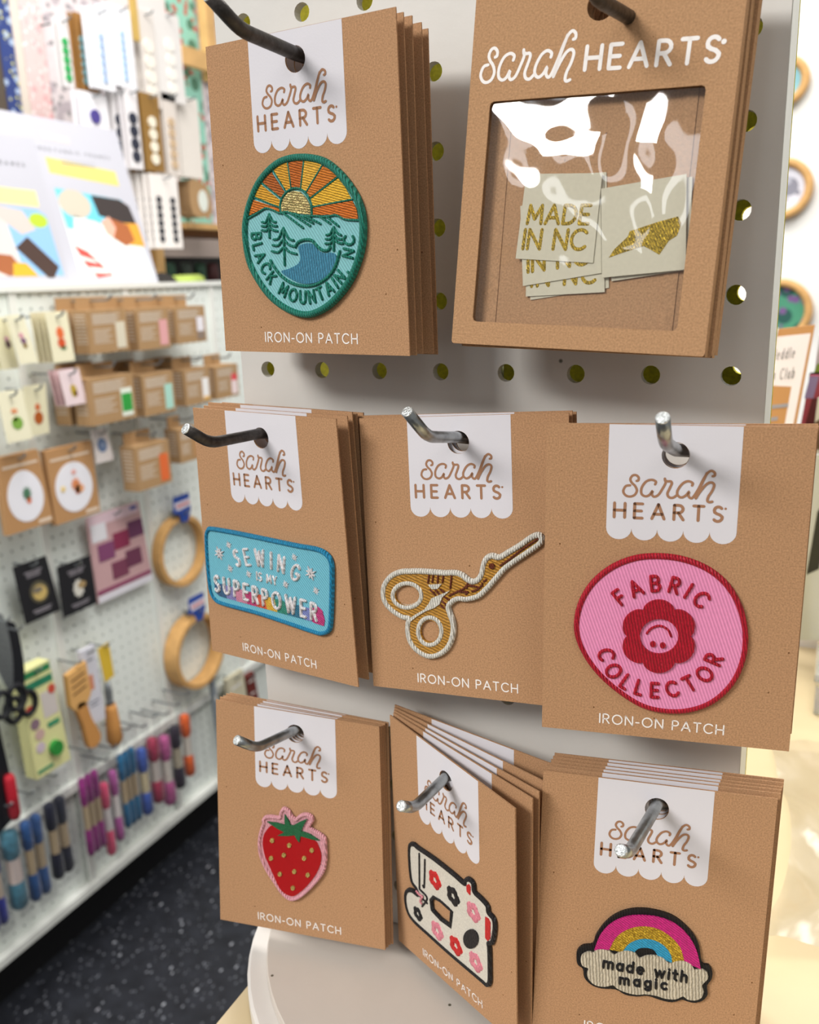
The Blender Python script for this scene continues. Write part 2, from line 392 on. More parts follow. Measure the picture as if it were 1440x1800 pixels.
def make_card(k, label, group):
    R, P = CARDS[k]
    root = empty('patch_card', (0, 0, 0), label, 'patch card', group)
    root.matrix_world = root_matrix(R, P, HW, HV)
    q = quad_map(k); hole = circ(0, 0, .155, n=28)
    m = MB(cmap); m.poly([q(-HW, -HV), q(3 - HW, -HV), q(3 - HW, 4 - HV), q(-HW, 4 - HV)], -CARD_T, 0, [hole], back=True)
    m.build('card_board', KRAFT, root)
    # printed tab with scalloped foot
    x0, x1 = TAB; top = -HV + .004; bot = 1.30 - HV - .04; out = [q(x0, top), q(x1, top)]
    n = 5; d = (x1 - x0) / n
    for i in range(n):
        cx = x1 - d * (i + .5)
        out += [q(cx + d / 2 * math.cos(math.radians(a)), bot + d / 2 * math.sin(math.radians(a)) * .95) for a in range(0, 181, 15)]
    m = MB(cmap); m.poly(out, 0, 0.0025, [circ(0, 0, .157, n=28)]); tag(m.build('printed_tab', TABW, root), 'white printed tab with scalloped lower edge')
    m = MB(cmap)
    for i_, s in enumerate(SARAH_L): m.ribbon([q(*p) for p in s], .030, .0042 + .0009 * i_)
    h0 = cl([(262, 1142), (1228, 1160)])
    text(m, 'HEARTS', [q(h0[0][0], h0[0][1]), q(h0[1][0], h0[1][1])], .175, .036, .005)
    rr = cl([(1250, 1028)])[0]
    m.poly([q(rr[0] + x, rr[1] + y) for x, y in circ(0, 0, .015, n=8)], .003, .005)
    m.build('logo_lettering', INKB, root)
    cd = crop('D', 940, 680, .36667, 0.0)
    c0 = cd([(312, 1608), (903, 1668)])
    m = MB(cmap); text(m, 'IRON-ON PATCH', [q(*c0[0]), q(*c0[1])], .125, .017, .004)
    m.build('caption_lettering', INKW, root)
    return root, q

def thread(name, hexc, ang=0.0, metal=0.0, sc=70, bump=0.7, rough=.5):
    return mat('thread_' + name, hexc, rough, metal=metal, noise=0.12, nscale=700, wave=(sc * 5.8, ang, bump, 2.2), bump=0.25, bscale=1800, spec=0.35, sheen=0.04)
def twill(name, hexc, ang=.6):
    return mat('twill_' + name, hexc, .7, noise=0.04, nscale=800, wave=(330, ang, 0.45, 0.4), spec=0.2, sheen=.1)
def gold(name, hexc, ang=0.3):
    return mat('metallic_thread_' + name, hexc, .3, metal=.5, noise=0.4, nscale=1500, wave=(400, ang, .9, 4.0), bump=.7, bscale=1800, glit=1)
BT, FT = 0.045, 0.058       # patch base top, fill top
def patch(root, name, outline, m, holes=(), label=None):
    b = MB(cmap); b.poly(outline, 0.001, BT, holes); o = b.build(name, m, root)
    if label: tag(o, label)
    return o
def fill(par, name, pts, m, t1=FT, holes=(), label=None, t0=BT - .01):
    b = MB(cmap); b.poly(pts, t0, t1, holes); o = b.build(name, m, par)
    if label: tag(o, label)
    return o
def lines(par, name, paths, wd_, m, t0=BT, h=.022, smooth=True, closed=False, label=None):
    b = MB(cmap)
    for p in paths:
        b.ribbon(cr(p, closed) if (smooth and len(p) > 2) else p, wd_, t0, h, closed)
    o = b.build(name, m, par, smooth=True)
    if label: tag(o, label)
    return o

# ================================================================ SPINNER DISPLAY
def peg_panel(name, x0, x1, y0, y1, z0, z1, m, parent, r=.125, seg=16, xs=None, ys=None, wall=None, mapf=None, origin=None, backface=True):
    """rows and columns of round holes on the integer grid, cells of one inch"""
    mb = MB(mapf or w)
    xs = xs or list(range(math.ceil(x0 + .3), int(math.floor(x1 - .3)) + 1)); ys = ys or list(range(math.ceil(y0 + .3), int(math.floor(y1 - .3)) + 1))
    bx = [x0] + [(a + b) / 2 for a, b in zip(xs, xs[1:])] + [x1]; by = [y0] + [(a + b) / 2 for a, b in zip(ys, ys[1:])] + [y1]
    for i, cx in enumerate(xs):
        for j, cy in enumerate(ys):
            X0, X1, Y0, Y1 = bx[i], bx[i + 1], by[j], by[j + 1]
            ring = []; sq = []
            for k in range(seg):
                a = 2 * math.pi * k / seg + math.pi / seg
                c, s = math.cos(a), math.sin(a); ring.append((cx + r * c, cy + r * s))
                tx = ((X1 - cx) / c if c > 0 else (X0 - cx) / c) if abs(c) > 1e-9 else 1e9
                ty = ((Y1 - cy) / s if s > 0 else (Y0 - cy) / s) if abs(s) > 1e-9 else 1e9
                t = min(tx, ty); sq.append((cx + t * c, cy + t * s))
            n = seg
            pts = [(x, y, z0) for x, y in ring] + [(x, y, z0) for x, y in sq] + [(x, y, z1) for x, y in ring] + [(x, y, z1) for x, y in sq]
            cor = [(X1, Y1), (X0, Y1), (X0, Y0), (X1, Y0)]
            pts += [(x, y, z0) for x, y in cor] + [(x, y, z1) for x, y in cor]
            fs = []
            for k in range(n):
                k2 = (k + 1) % n
                # corner insert
                a1 = 2 * math.pi * k / n + math.pi / n; ci = None
                for q, (xx, yy) in enumerate(cor):
                    on1 = abs(sq[k][0] - xx) < 1e-6 or abs(sq[k][1] - yy) < 1e-6
                    on2 = abs(sq[k2][0] - xx) < 1e-6 or abs(sq[k2][1] - yy) < 1e-6
                    d1 = abs(sq[k][0] - sq[k2][0]) > 1e-6 and abs(sq[k][1] - sq[k2][1]) > 1e-6
                    if on1 and on2 and d1: ci = q
                if ci is None:
                    fs.append((k, n + k, n + k2, k2))
                    if backface: fs.append((2 * n + k, 2 * n + k2, 3 * n + k2, 3 * n + k))
                else:
                    fs.append((k, n + k, 4 * n + ci, n + k2, k2))
                    if backface: fs.append((2 * n + k, 2 * n + k2, 3 * n + k2, 4 * n + 4 + ci, 3 * n + k))
                fs.append((k, k2, 2 * n + k2, 2 * n + k))
            mb.add(pts, fs)
    if wall:
        mb.box((x0, y0, z0 + .001), (x0 + .01, y1, z1)); mb.box((x1 - .01, y0, z0 + .001), (x1, y1, z1))
    org = origin if origin is not None else None
    return mb.build(name, m, parent, offset=org, flip=False)

sp_org = w(3.5, 10.3, .7)
spin = empty('spinner_display', sp_org, 'white painted pegboard spinner display standing on a round turntable', 'display stand')
PT, PB, GAP = -9.5, 9.78, 1.55
f1 = peg_panel('front_panel', -.5, 7.42, PT, PB, 0, .16, PANEL, spin, origin=sp_org)
tag(f1, 'white painted pegboard face with specks of dirt')
b1 = MB(w); b1.box((-.49, PT, .162), (-.3, PB, .19)); 
f2 = peg_panel('rear_panel', -.5, 7.42, PT, PB, GAP - .16, GAP, RAWB, spin, origin=sp_org); tag(f2, 'bare olive hardboard back seen through the holes')
b = MB(w); b.box((-.5, PT, .48), (-.44, PB, GAP - .163)); b.build('side_strip', RAWB, spin, offset=sp_org)  # unseen strip blocks brightness past the end holes; slot left to admit light
for xx in (7.30,):
    b = MB(w); b.box((xx, PT, .163), (xx + .12, PB, GAP - .163)); b.build('side_strip', EDGE, spin, offset=sp_org)
b = MB(w); b.tube([(3.5, -9, .75), (3.5, 9.78, .75)], .2, 12); b.build('centre_post', STEEL, spin, offset=sp_org, smooth=True)
b = MB(w); n = 64
def disc(mb, cx, cz, r, y0, y1, bev=.05):
    c = lambda rr, yy: [(cx + rr * math.cos(2 * math.pi * k / n), yy, cz + rr * math.sin(2 * math.pi * k / n)) for k in range(n)]
    rings = [c(r - bev, y0), c(r, y0 + bev), c(r, y1)]
    pts = [p for q in rings for p in q]; fs = [tuple(range(n))]
    for i in range(2):
        for k in range(n): fs.append((i * n + k, i * n + (k + 1) % n, (i + 1) * n + (k + 1) % n, (i + 1) * n + k))
    fs.append(tuple(2 * n + k for k in range(n))[::-1]); mb.add(pts, fs)
disc(b, 3.42, .5, 4.18, 10.0, 10.38); b.build('turntable_base', DISC, spin, offset=sp_org)
b = MB(w); disc(b, 3.44, .5, 3.86, 9.8, 9.995, .02); tag(b.build('turntable_top', DISC2, spin, offset=sp_org), 'slightly darker raised disc')

# table under the spinner
b = MB(w); b.box((-.14, 10.4, -9), (34, 11.15, 18.5)); b.box((0.4, 11.16, -8.4), (33.4, 14, 17.9))
for lx in (1, 31):
    for lz in (-8, 15.5): b.box((lx, 14, lz), (lx + 1.8, 55.99, lz + 1.8))
tab = empty('display_table', w(17, 56, 5), 'light birch plywood table carrying the spinner display', 'table')
o = MB(w); o.box((-.14, 10.4, -9), (34, 11.15, 18.5)); o.build('table_top', PLY, tab, offset=w(17, 56, 5))
o = MB(w); o.box((0.4, 11.16, -8.4), (33.4, 14, 17.9)); o.build('apron', PLY, tab, offset=w(17, 56, 5))
for lx in (1, 31):
    for lz in (-8, 15.5):
        o = MB(w); o.box((lx, 14.01, lz), (lx + 1.8, 55.99, lz + 1.8)); o.build('leg', PLY, tab, offset=w(17, 56, 5))

# ================================================================ HOOKS
def hook(row, c, pts, m, label, r=.078, through=None):
    P = [(c, row - .03, .45), (c, row - .03, 0)] + [tuple(p) for p in pts]
    a = Vector(P[1]); b_ = Vector(P[-2]); tip = Vector(P[-1])
    path = [Vector(P[0]), a]
    h_ = Vector(through) - Vector((0, .065, 0)) if through else a + (b_ - a) * .5
    d1 = (b_ - h_).normalized(); d2 = (tip - b_).normalized(); s = .16
    path += [a * .5 + h_ * .5 - Vector((0, 0, .06)), h_, b_ - d1 * s]
    for t in (.25, .5, .75): path.append((b_ - d1 * s) * (1 - t) ** 2 + b_ * 2 * t * (1 - t) + (b_ + d2 * s) * t * t)
    path += [b_ + d2 * s, tip]
    org = w(*a)
    root = empty('peg_hook', org, label, 'hook', 'steel hooks on the spinner display')
    mb = MB(w); mb.tube(path, r, 14, caps=True); mb.build('rod', m, root, smooth=True, offset=org)
    for p in root.children: pass
    mb = MB(w); rs = [r * .99, r * .97, r * .8, r * .05]; mb.tube([tip, tip + d2 * .012, tip + d2 * .022, tip + d2 * .028], rs, 14, caps=False)
    tag(mb.build('tip', TIP, root, offset=org), 'bright sheared end')
    return root
def on(px, py, z): return onax(px, py, 2, z)
hook(-4, 2, [on(422, 52, -2.5), on(368, -8, -2.9)], STEELD, 'dark steel hook holding the Black Mountain patch cards', .085, (1.76, -4.03, -1.49))
hook(1, 1, [on(369, 779, -2.2), on(327, 754, -2.55)], STEELD, 'dark steel hook holding the sewing superpower patch cards', .08, (.62, .87, -1.21))
hook(1, 4, [on(752, 768, -1.8), on(716, 724, -2.2)], STEEL, 'bright steel hook holding the stork scissors patch cards', .078, (3.64, .84, -.93))
hook(1, 7, [on(1170, 779, -2.3), on(1165, 735, -2.65)], STEEL, 'bright steel hook holding the fabric collector patch cards', .078, (6.59, .76, -1.48))
hook(6, 1, [on(450.7, 1315, -1.9), on(417, 1301, -2.2)], STEEL, 'bright steel hook holding the strawberry patch cards', .078, (.66, 5.83, -.93))
hook(6, 4, [on(728, 1420, -2.3), on(706, 1417, -2.6)], STEEL, 'grey steel hook holding the sewing machine patch cards', .078, (3.52, 5.8, -1.34))
hook(6, 7, [on(1107, 1498, -2.5), on(1092, 1495, -2.85)], STEEL, 'grey steel hook pointing down over the rainbow patch card', .078, (6.5, 5.65, -1.13))
hook(-4, 6, [on(1050, -2, -2.1), on(1020, -60, -2.5)], STEELD, 'dark steel hook in the top edge holding the windowed kraft envelopes')

# ================================================================ PATCH CARDS
# ---- A : oval mountain patch
rootA, q = make_card('A', 'front kraft card with an oval sun, pine and lake patch reading BLACK MOUNTAIN, NC', 'kraft cards with the oval mountain patch')
K = crop('A', 420, 250, .17778)
GREEN = thread('green', '#177B68', .2, sc=60); TW_A = twill('sky_blue', '#86C3C6')
edge = K([(590, 150), (720, 158), (850, 198), (970, 292), (1080, 420), (1165, 560), (1212, 700), (1226, 850), (1212, 1030), (1165, 1200), (1090, 1370), (975, 1525), (850, 1635), (700, 1700), (560, 1685), (400, 1600), (275, 1480), (175, 1330), (105, 1180), (70, 1000), (62, 830), (85, 690), (128, 550), (192, 410), (280, 295), (380, 210), (480, 165)])
edge_s = cr(edge, True, 4)
pa = patch(rootA, 'patch', edge_s, TW_A, label='oval embroidered patch, pale blue twill ground')
rays = [('#D9771F', [(130, 565), (400, 655), (405, 700), (250, 650), (95, 730), (110, 640)]),
 ('#E2A42A', [(210, 410), (410, 575), (400, 640), (150, 538), (170, 470)]),
 ('#B65F1B', [(325, 298), (458, 500), (425, 560), (235, 395), (275, 335)]),
 ('#DFA12B', [(478, 200), (516, 462), (468, 490), (348, 275), (410, 225)]),
 ('#C4661C', [(640, 180), (610, 455), (525, 455), (492, 205), (560, 182)]),
 ('#E9B13A', [(820, 225), (668, 485), (620, 455), (652, 185), (740, 192)]),
 ('#D67A20', [(972, 335), (705, 545), (675, 495), (832, 232), (910, 278)]),
 ('#EDB732', [(1115, 562), (735, 630), (708, 565), (985, 358), (1060, 455)]),
 ('#D56F1C', [(1180, 755), (1040, 765), (950, 715), (735, 720), (735, 645), (1125, 580), (1165, 660)])]
for i, (c, p) in enumerate(rays):
    fill(pa, 'sun_ray', K(p), thread('ray_' + c[1:], c, 1.3), FT, label=('orange ' if i in (0, 2, 4, 6, 8) else 'yellow ') + 'stitched sun ray')
fill(pa, 'sun', K([(430, 700), (420, 640), (440, 560), (490, 500), (550, 480), (610, 490), (665, 545), (705, 620), (715, 715), (640, 710), (560, 702), (480, 685)]), gold('pale', '#E8C98A', 1.4), FT + .004)
GL = [[(140, 540), (400, 645)], [(225, 400), (425, 560)], [(342, 282), (465, 480)], [(485, 205), (520, 455)], [(645, 180), (615, 450)], [(828, 228), (672, 488)], [(980, 345), (705, 560)], [(1125, 565), (735, 640)]]
lines(pa, 'ray_outline', [K(g) for g in GL], .026, GREEN, smooth=False)
lines(pa, 'sun_ring', [K([(425, 705), (412, 630), (438, 540), (500, 475), (570, 455), (640, 480), (692, 545), (722, 620), (726, 710)])], .034, GREEN, h=.03)
lines(pa, 'mountain_ridge', [K([(90, 755), (180, 705), (262, 655), (330, 668), (400, 700), (470, 690), (560, 715), (640, 738), (740, 728), (860, 738), (960, 722), (1050, 762), (1185, 772)])] +
      [K(g) for g in ([(440, 700), (635, 848)], [(485, 685), (705, 828)], [(560, 705), (735, 802)], [(650, 725), (808, 808)], [(800, 735), (905, 806)], [(870, 738), (988, 832)])], .032, GREEN, h=.028)
for tr in ([[(300, 712), (305, 945)], [(232, 790), (268, 790), (300, 728), (335, 782), (365, 790)], [(230, 830), (272, 830), (300, 795), (332, 825), (378, 830)], [(230, 872), (275, 875), (303, 845), (338, 870), (382, 878)]],
           [[(442, 848), (455, 1215)], [(345, 962), (395, 948), (440, 862), (490, 950), (542, 972)], [(335, 1018), (390, 1020), (442, 965), (495, 1015), (562, 1035)], [(328, 1078), (390, 1088), (447, 1040), (500, 1085), (572, 1106)]],
           [[(940, 840), (940, 1072)], [(866, 918), (905, 905), (938, 848), (975, 900), (1012, 920)], [(862, 958), (905, 955), (940, 918), (980, 955), (1022, 958)], [(858, 1002), (905, 1000), (940, 965), (985, 995), (1028, 1002)]]):
    lines(pa, 'pine_tree', [K(t) for t in tr], .034, GREEN, h=.028)
fill(pa, 'lake', cr(K([(590, 1040), (640, 1005), (710, 1000), (750, 1020), (800, 1080), (870, 1100), (910, 1090), (965, 1120), (950, 1200), (900, 1290), (820, 1360), (730, 1395), (620, 1395), (520, 1355), (420, 1280), (500, 1250), (590, 1200), (610, 1130)]), True, 3), thread('lake_blue', '#3F86A3', .1, sc=55), FT)
lines(pa, 'lake_outline', [K([(560, 1035), (590, 988), (650, 965), (720, 972), (770, 1022), (820, 1065), (870, 1072), (900, 1050), (903, 1030)]), K([(315, 1170), (350, 1232), (420, 1322), (520, 1392), (640, 1422), (760, 1408), (870, 1342), (950, 1240), (1000, 1080)])], .042, GREEN, h=.032)
b = MB(cmap)
text(b, 'BLACK MOUNTAIN, NC', cr(K([(128, 905), (138, 1010), (165, 1130), (212, 1240), (285, 1370), (372, 1470), (490, 1552), (620, 1592), (760, 1580), (900, 1508), (1010, 1410), (1078, 1305), (1118, 1180), (1138, 1050), (1140, 930)]), n=8), .155, .038, BT, .026, wsc=.82)
b.build('lettering', GREEN, pa, smooth=True)
lines(pa, 'border', [edge], .098, GREEN, t0=.02, h=.075, closed=True)

# ---- B : sewing is my superpower
rootB, q = make_card('B', 'front kraft card with a blue oblong patch reading SEWING IS MY SUPERPOWER', 'kraft cards with the sewing superpower patch')
K = crop('B', 340, 910, .18056)
edge = K([(175, 112), (400, 150), (700, 212), (1000, 275), (1200, 312), (1295, 365), (1338, 440), (1345, 560), (1342, 800), (1332, 1030), (1310, 1100), (1250, 1128), (1170, 1112), (900, 1020), (600, 922), (300, 842), (215, 800), (170, 720), (152, 600), (138, 450), (128, 280), (126, 170), (142, 122)])
TW_B = twill('aqua', '#6FB9CB', .75); pb = patch(rootB, 'patch', cr(edge, True, 4), TW_B, label='oblong blue embroidered patch with rounded corners')
WHT = thread('white', '#EEE9EA', .2); CY = thread('cyan', '#1784AE', .3, sc=60)
cols = ['#2C5C86', '#8A86C0', '#DD8BA6', '#C22E6E', '#D9542B', '#E7B32E', '#1F8A73', '#1F6E8C', '#7B86C4', '#C42C77']
xs = [205, 300, 395, 500, 590, 690, 790, 890, 1050, 1130, 1215]
yt = lambda x: 628 + (x - 205) * .275; yb = lambda x: 752 + (x - 205) * .272
for i, c in enumerate(cols):
    a, e = xs[i], xs[i + 1]
    if i == 0: P = [(a, yt(a)), (e, yt(e)), (e + 30, yb(e + 30)), (260, 765), (215, 725)]
    elif i == 9: P = [(a, yt(a)), (1215, 868), (1258, 910), (1280, 1000), (1272, 1055), (1180, 1025), (a + 30, yb(a + 30))]
    else: P = [(a, yt(a)), (e, yt(e)), (e + 30, yb(e + 30)), (a + 30, yb(a + 30))]
    fill(pb, 'rainbow_shadow', K(P), thread('sh_' + c[1:], c, 1.0), FT - .003)
b = MB(cmap)
text(b, 'SEWING', cr(K([(425, 470), (520, 462), (620, 465), (700, 478), (770, 497), (850, 525), (930, 565), (1005, 622)]), n=8), .255, .043, BT, .035, wsc=.62)
text(b, 'IS MY', K([(622, 606), (812, 655)]), .13, .024, BT, .025, wsc=.8)
tag(b.build('lettering', WHT, pb, smooth=True), 'white stitched words SEWING IS MY')
b = MB(cmap); text(b, 'SUPERPOWER', cr(K([(222, 708), (400, 757), (640, 835), (900, 905), (1205, 1000)]), n=5), .26, .045, FT - .003, .035, wsc=.66)
tag(b.build('lettering', WHT, pb, smooth=True), 'white stitched word SUPERPOWER')
def star(cx, cy, r, wd_):
    b = MB(cmap); c = K([(cx, cy)])[0]; ed = K([(cx, cy - r)])[0]; rr = abs(ed[1] - c[1])
    for i in range(8):
        a = math.radians(22 + 45 * i); r2 = rr * (1 if i % 2 else .8)
        b.poly([(c[0] + rr * .1 * math.cos(a + 1.2), c[1] + rr * .1 * math.sin(a + 1.2)), (c[0] + rr * .55 * math.cos(a + .22), c[1] + rr * .55 * math.sin(a + .22)), (c[0] + r2 * math.cos(a), c[1] + r2 * math.sin(a)), (c[0] + rr * .55 * math.cos(a - .22), c[1] + rr * .55 * math.sin(a - .22)), (c[0] + rr * .1 * math.cos(a - 1.2), c[1] + rr * .1 * math.sin(a - 1.2))], BT, BT + wd_)
    b.build('stitched_star', WHT, pb)
for s in ((255, 345, 68), (1145, 540, 72)): star(*s, .022)
for s in ((345, 265, 40), (360, 495, 40), (540, 550, 40), (985, 385, 40), (900, 650, 42), (1195, 710, 42)): star(*s, .015)
lines(pb, 'border', [edge], .072, CY, t0=.02, h=.062, closed=True)

# ---- C : stork scissors
rootC, q = make_card('C', 'front kraft card with a gold and white stork scissors patch', 'kraft cards with the stork scissors patch')
K = crop('C', 660, 920, .21528)
outl = K([(62, 590), (72, 505), (125, 435), (205, 400), (290, 395), (360, 394), (460, 400), (560, 408), (655, 408), (710, 430), (750, 462), (795, 480), (840, 458), (868, 405), (880, 340), (905, 290), (950, 268), (1010, 280), (1080, 242), (1180, 182), (1265, 122), (1325, 98), (1352, 118), (1350, 150), (1320, 182), (1230, 245), (1130, 312), (1050, 372), (980, 450), (900, 540), (830, 598), (740, 620), (675, 615), (622, 640), (592, 682), (605, 740), (628, 805), (632, 880), (615, 960), (570, 1035), (490, 1082), (410, 1080), (330, 1030), (280, 960), (262, 880), (265, 815), (272, 775), (220, 765), (140, 715), (85, 655)])
h1 = K(circ(257, 590, 97, 80, 24)); h2 = K(circ(443, 882, 74, 90, 24))
GOLD_C = thread('ochre', '#B8832A', 1.2, sc=50); IV = thread('ivory', '#DFDBD0', .1, sc=60); BRN = thread('brown', '#6B2F18', .4)
pc = patch(rootC, 'patch', cr(outl, True, 4), GOLD_C, [h1, h2], label='embroidered stork scissors patch in ochre thread')
lines(pc, 'border', [outl], .085, IV, t0=.015, h=.06, closed=True)
for (cx, cy, rx, ry) in ((257, 590, 117, 99), (443, 882, 95, 112)):
    lines(pc, 'handle_ring', [K(circ(cx, cy, rx, ry, 24))], .078, IV, t0=.01, h=.06, closed=True)
fill(pc, 'white_inlay', K([(255, 790), (330, 742), (400, 702), (440, 650), (458, 612), (520, 585), (610, 548), (548, 602), (525, 660), (482, 690), (415, 715), (340, 760), (290, 800)]), IV, FT + .006)
fill(pc, 'white_inlay', K([(432, 500), (540, 494), (512, 532), (462, 536)]), IV, FT + .006)
BL = [[(438, 425), (430, 485)], [(472, 425), (465, 480)], [(512, 425), (508, 485)], [(555, 428), (548, 480)], [(622, 425), (612, 530)], [(752, 488), (745, 530)], [(605, 590), (660, 562), (720, 535), (752, 508), (840, 522)], [(690, 562), (752, 560), (738, 578)], [(790, 556), (825, 545), (862, 515)], [(872, 510), (872, 490)], [(885, 475), (905, 460)], [(450, 545), (490, 583)], [(490, 545), (528, 582)], [(530, 540), (570, 570)], [(560, 600), (605, 628)], [(545, 635), (580, 668)], [(530, 668), (560, 690)], [(1020, 345), (1100, 290), (1200, 212), (1325, 130)]]
lines(pc, 'feather_marks', [K(p) for p in BL], .03, BRN, h=.02)
fill(pc, 'eye', K(circ(952, 348, 24, 24, 12)), BRN, FT + .01)

# ---- D : fabric collector
rootD, q = make_card('D', 'front kraft card with a round pink patch reading FABRIC COLLECTOR', 'kraft cards with the round pink patch')
K = crop('D', 940, 680, .36667)
edge = K([(600, 815), (720, 832), (835, 880), (925, 958), (985, 1065), (1010, 1190), (998, 1310), (948, 1420), (860, 1505), (755, 1548), (640, 1556), (520, 1530), (405, 1460), (305, 1370), (235, 1270), (202, 1170), (215, 1060), (270, 955), (365, 872), (480, 825)])
PINK = twill('pink', '#EE94BE', .35); RED = thread('red', '#B3102A', .2, sc=60)
pd = patch(rootD, 'patch', cr(edge, True, 4), PINK, label='round pink twill patch')
face = circ(597, 1193, 92, 84, 24)
fl = [(595 + (152 + 34 * abs(math.cos(math.radians(3 * a))) ** .7 * 1.0) * 1.0 * math.cos(math.radians(a + 90)), 1193 + (150 + 32 * abs(math.cos(math.radians(3 * a))) ** .7) * .96 * math.sin(math.radians(a + 90))) for a in range(0, 360, 5)]
fill(pd, 'flower', K(fl), RED, FT + .02, holes=[K(face)])
lines(pd, 'flower_smile', [K([(538, 1182), (560, 1158), (600, 1146), (638, 1164), (654, 1196)])], .03, RED)
for e in ((567, 1232), (614, 1238)): fill(pd, 'flower_eye', K(circ(*e, 14, 14, 10)), RED, FT + .012)
b = MB(cmap)
text(b, 'FABRIC', cr(K([(418, 1045), (480, 1006), (560, 980), (645, 982), (725, 1012), (795, 1062)]), n=8), .185, .042, BT, .03, wsc=.85)
text(b, 'COLLECTOR', cr(K([(302, 1270), (338, 1365), (410, 1435), (490, 1472), (580, 1488), (665, 1482), (755, 1455), (845, 1400), (902, 1305)]), n=8), .185, .042, BT, .03, wsc=.85)
b.build('lettering', RED, pd, smooth=True)
lines(pd, 'border', [edge], .075, RED, t0=.015, h=.055, closed=True)

# ---- E : strawberry
rootE, q = make_card('E', 'front kraft card with a red strawberry patch edged in pink', 'kraft cards with the strawberry patch')
K = crop('E', 440, 1400, .11111)
outl = K([(545, 200), (600, 240), (650, 325), (718, 372), (765, 335), (830, 298), (900, 295), (965, 330), (975, 385), (935, 450), (925, 500), (1000, 548), (1100, 605), (1172, 672), (1178, 750), (1185, 870), (1185, 1000), (1160, 1150), (1095, 1275), (1000, 1390), (880, 1510), (760, 1600), (660, 1630), (585, 1600), (490, 1510), (400, 1375), (305, 1235), (228, 1095), (170, 950), (145, 800), (150, 655), (180, 525), (212, 430), (208, 375), (235, 340), (300, 325), (400, 335), (470, 338), (485, 265), (510, 215)])
PK = thread('pale_pink', '#EBAAB4', .2); GRN = thread('leaf_green', '#1D6B3F', .8); STR = mat('strawberry_satin', '#A80A12', .55, noise=.04, nscale=600, wave=(500, .3, .2, .5))
pe = patch(rootE, 'patch', cr(outl, True, 3), PK, label='strawberry shaped embroidered patch')
fill(pe, 'berry', cr(K([(350, 450), (250, 545), (205, 650), (200, 760), (232, 930), (300, 1090), (380, 1270), (450, 1420), (530, 1520), (640, 1572), (720, 1560), (850, 1460), (960, 1340), (1050, 1210), (1110, 1070), (1125, 930), (1090, 800), (1020, 690), (780, 580), (500, 460)]), True, 3), STR, FT)
lines(pe, 'border', [outl], .062, PK, t0=.02, h=.06, closed=True)
fill(pe, 'leaf_crown', K([(272, 393), (420, 408), (552, 445), (550, 278), (612, 370), (642, 445), (682, 455), (780, 400), (905, 352), (850, 450), (812, 540), (950, 590), (1105, 692), (980, 672), (850, 632), (800, 620), (785, 722), (740, 670), (708, 605), (600, 618), (440, 612), (545, 558), (440, 505), (330, 430)]), GRN, FT + .015)
SG = gold('seed', '#F4C878', .3)
for s in ((353, 690), (622, 765), (980, 845), (538, 920), (335, 970), (858, 970), (475, 1220), (703, 1180), (915, 1235), (680, 1440)):
    fill(pe, 'seed', K(circ(*s, 33, 38, 8)), SG, FT + .016)

# ---- F : sewing machine
rootF, q = make_card('F', 'front kraft card turned aside with a flowered white sewing machine patch', 'kraft cards with the sewing machine patch')
K = crop('F', 700, 1440, .17778, .045)
outl = K([(112, 275), (148, 250), (200, 290), (330, 378), (450, 470), (560, 560), (655, 640), (668, 605), (700, 598), (738, 640), (750, 720), (820, 790), (878, 860), (890, 925), (938, 985), (952, 1060), (940, 1170), (922, 1222), (892, 1228), (898, 1300), (902, 1500), (900, 1610), (875, 1638), (830, 1600), (700, 1490), (500, 1320), (300, 1140), (150, 1000), (92, 900), (72, 780), (88, 712), (135, 708), (195, 750), (185, 690), (135, 610), (115, 450)])
win = K([(322, 800), (350, 768), (420, 808), (508, 888), (532, 905), (518, 1062), (420, 990), (335, 898)])
BLK = thread('black', '#141215', .2, sc=60); GLIT = mat('glitter_white_cloth', '#D8D3C6', .35, noise=.10, nscale=1500, bump=.6, bscale=1800, spec=.6)
pf = patch(rootF, 'patch', cr(outl, True, 2), GLIT, [win], label='sewing machine shaped patch, glittery white cloth')
lines(pf, 'border', [outl], .075, BLK, t0=.02, h=.05, closed=True, smooth=True)
lines(pf, 'window_border', [win], .06, BLK, t0=.02, h=.05, closed=True, smooth=False)
lines(pf, 'needle_lines', [K([(212, 340), (215, 690)]), K([(268, 400), (262, 655), (248, 655)]), K([(225, 700), (290, 780), (240, 860)]), K([(200, 740), (290, 830)])], .035, BLK)
lines(pf, 'thread_tail', [K([(195, 705), (225, 740), (250, 758), (232, 800), (245, 828)])], .035, thread('rose', '#E9959F'), t0=FT + .01)
RD = thread('bright_red', '#D92222', .3); 
fill(pf, 'thread_knob', K([(680, 650), (702, 640), (720, 670), (716, 750), (684, 712)]), RD, FT)
fill(pf, 'hand_wheel', K([(866, 962), (895, 980), (916, 1022), (915, 1180), (890, 1200), (866, 1170)]), RD, FT)
fill(pf, 'black_dial', K(circ(727, 1180, 74, 96, 18)), BLK, FT + .01)
pinkF = thread('flower_pink', '#EE8E9E', .5)
for (cx, cy, mm, lb) in ((365, 600, RD, 'red'), (545, 760, BLK, 'black'), (745, 918, pinkF, 'pink'), (197, 935, BLK, 'black'), (388, 1102, pinkF, 'pink'), (572, 1252, RD, 'red'), (768, 1412, pinkF, 'pink')):
    c = K([(cx, cy)])[0]; s = .78 if cx == 197 else 1
    P = [(c[0] + s * (.10 + .016 * math.cos(5 * a)) * math.cos(a), c[1] + s * (.10 + .016 * math.cos(5 * a)) * math.sin(a)) for a in [math.radians(x) for x in range(0, 360, 15)]]
    lines(pf, 'flower', [P], .098 * s, mm, h=.02, closed=True, smooth=False, label=lb + ' stitched flower')

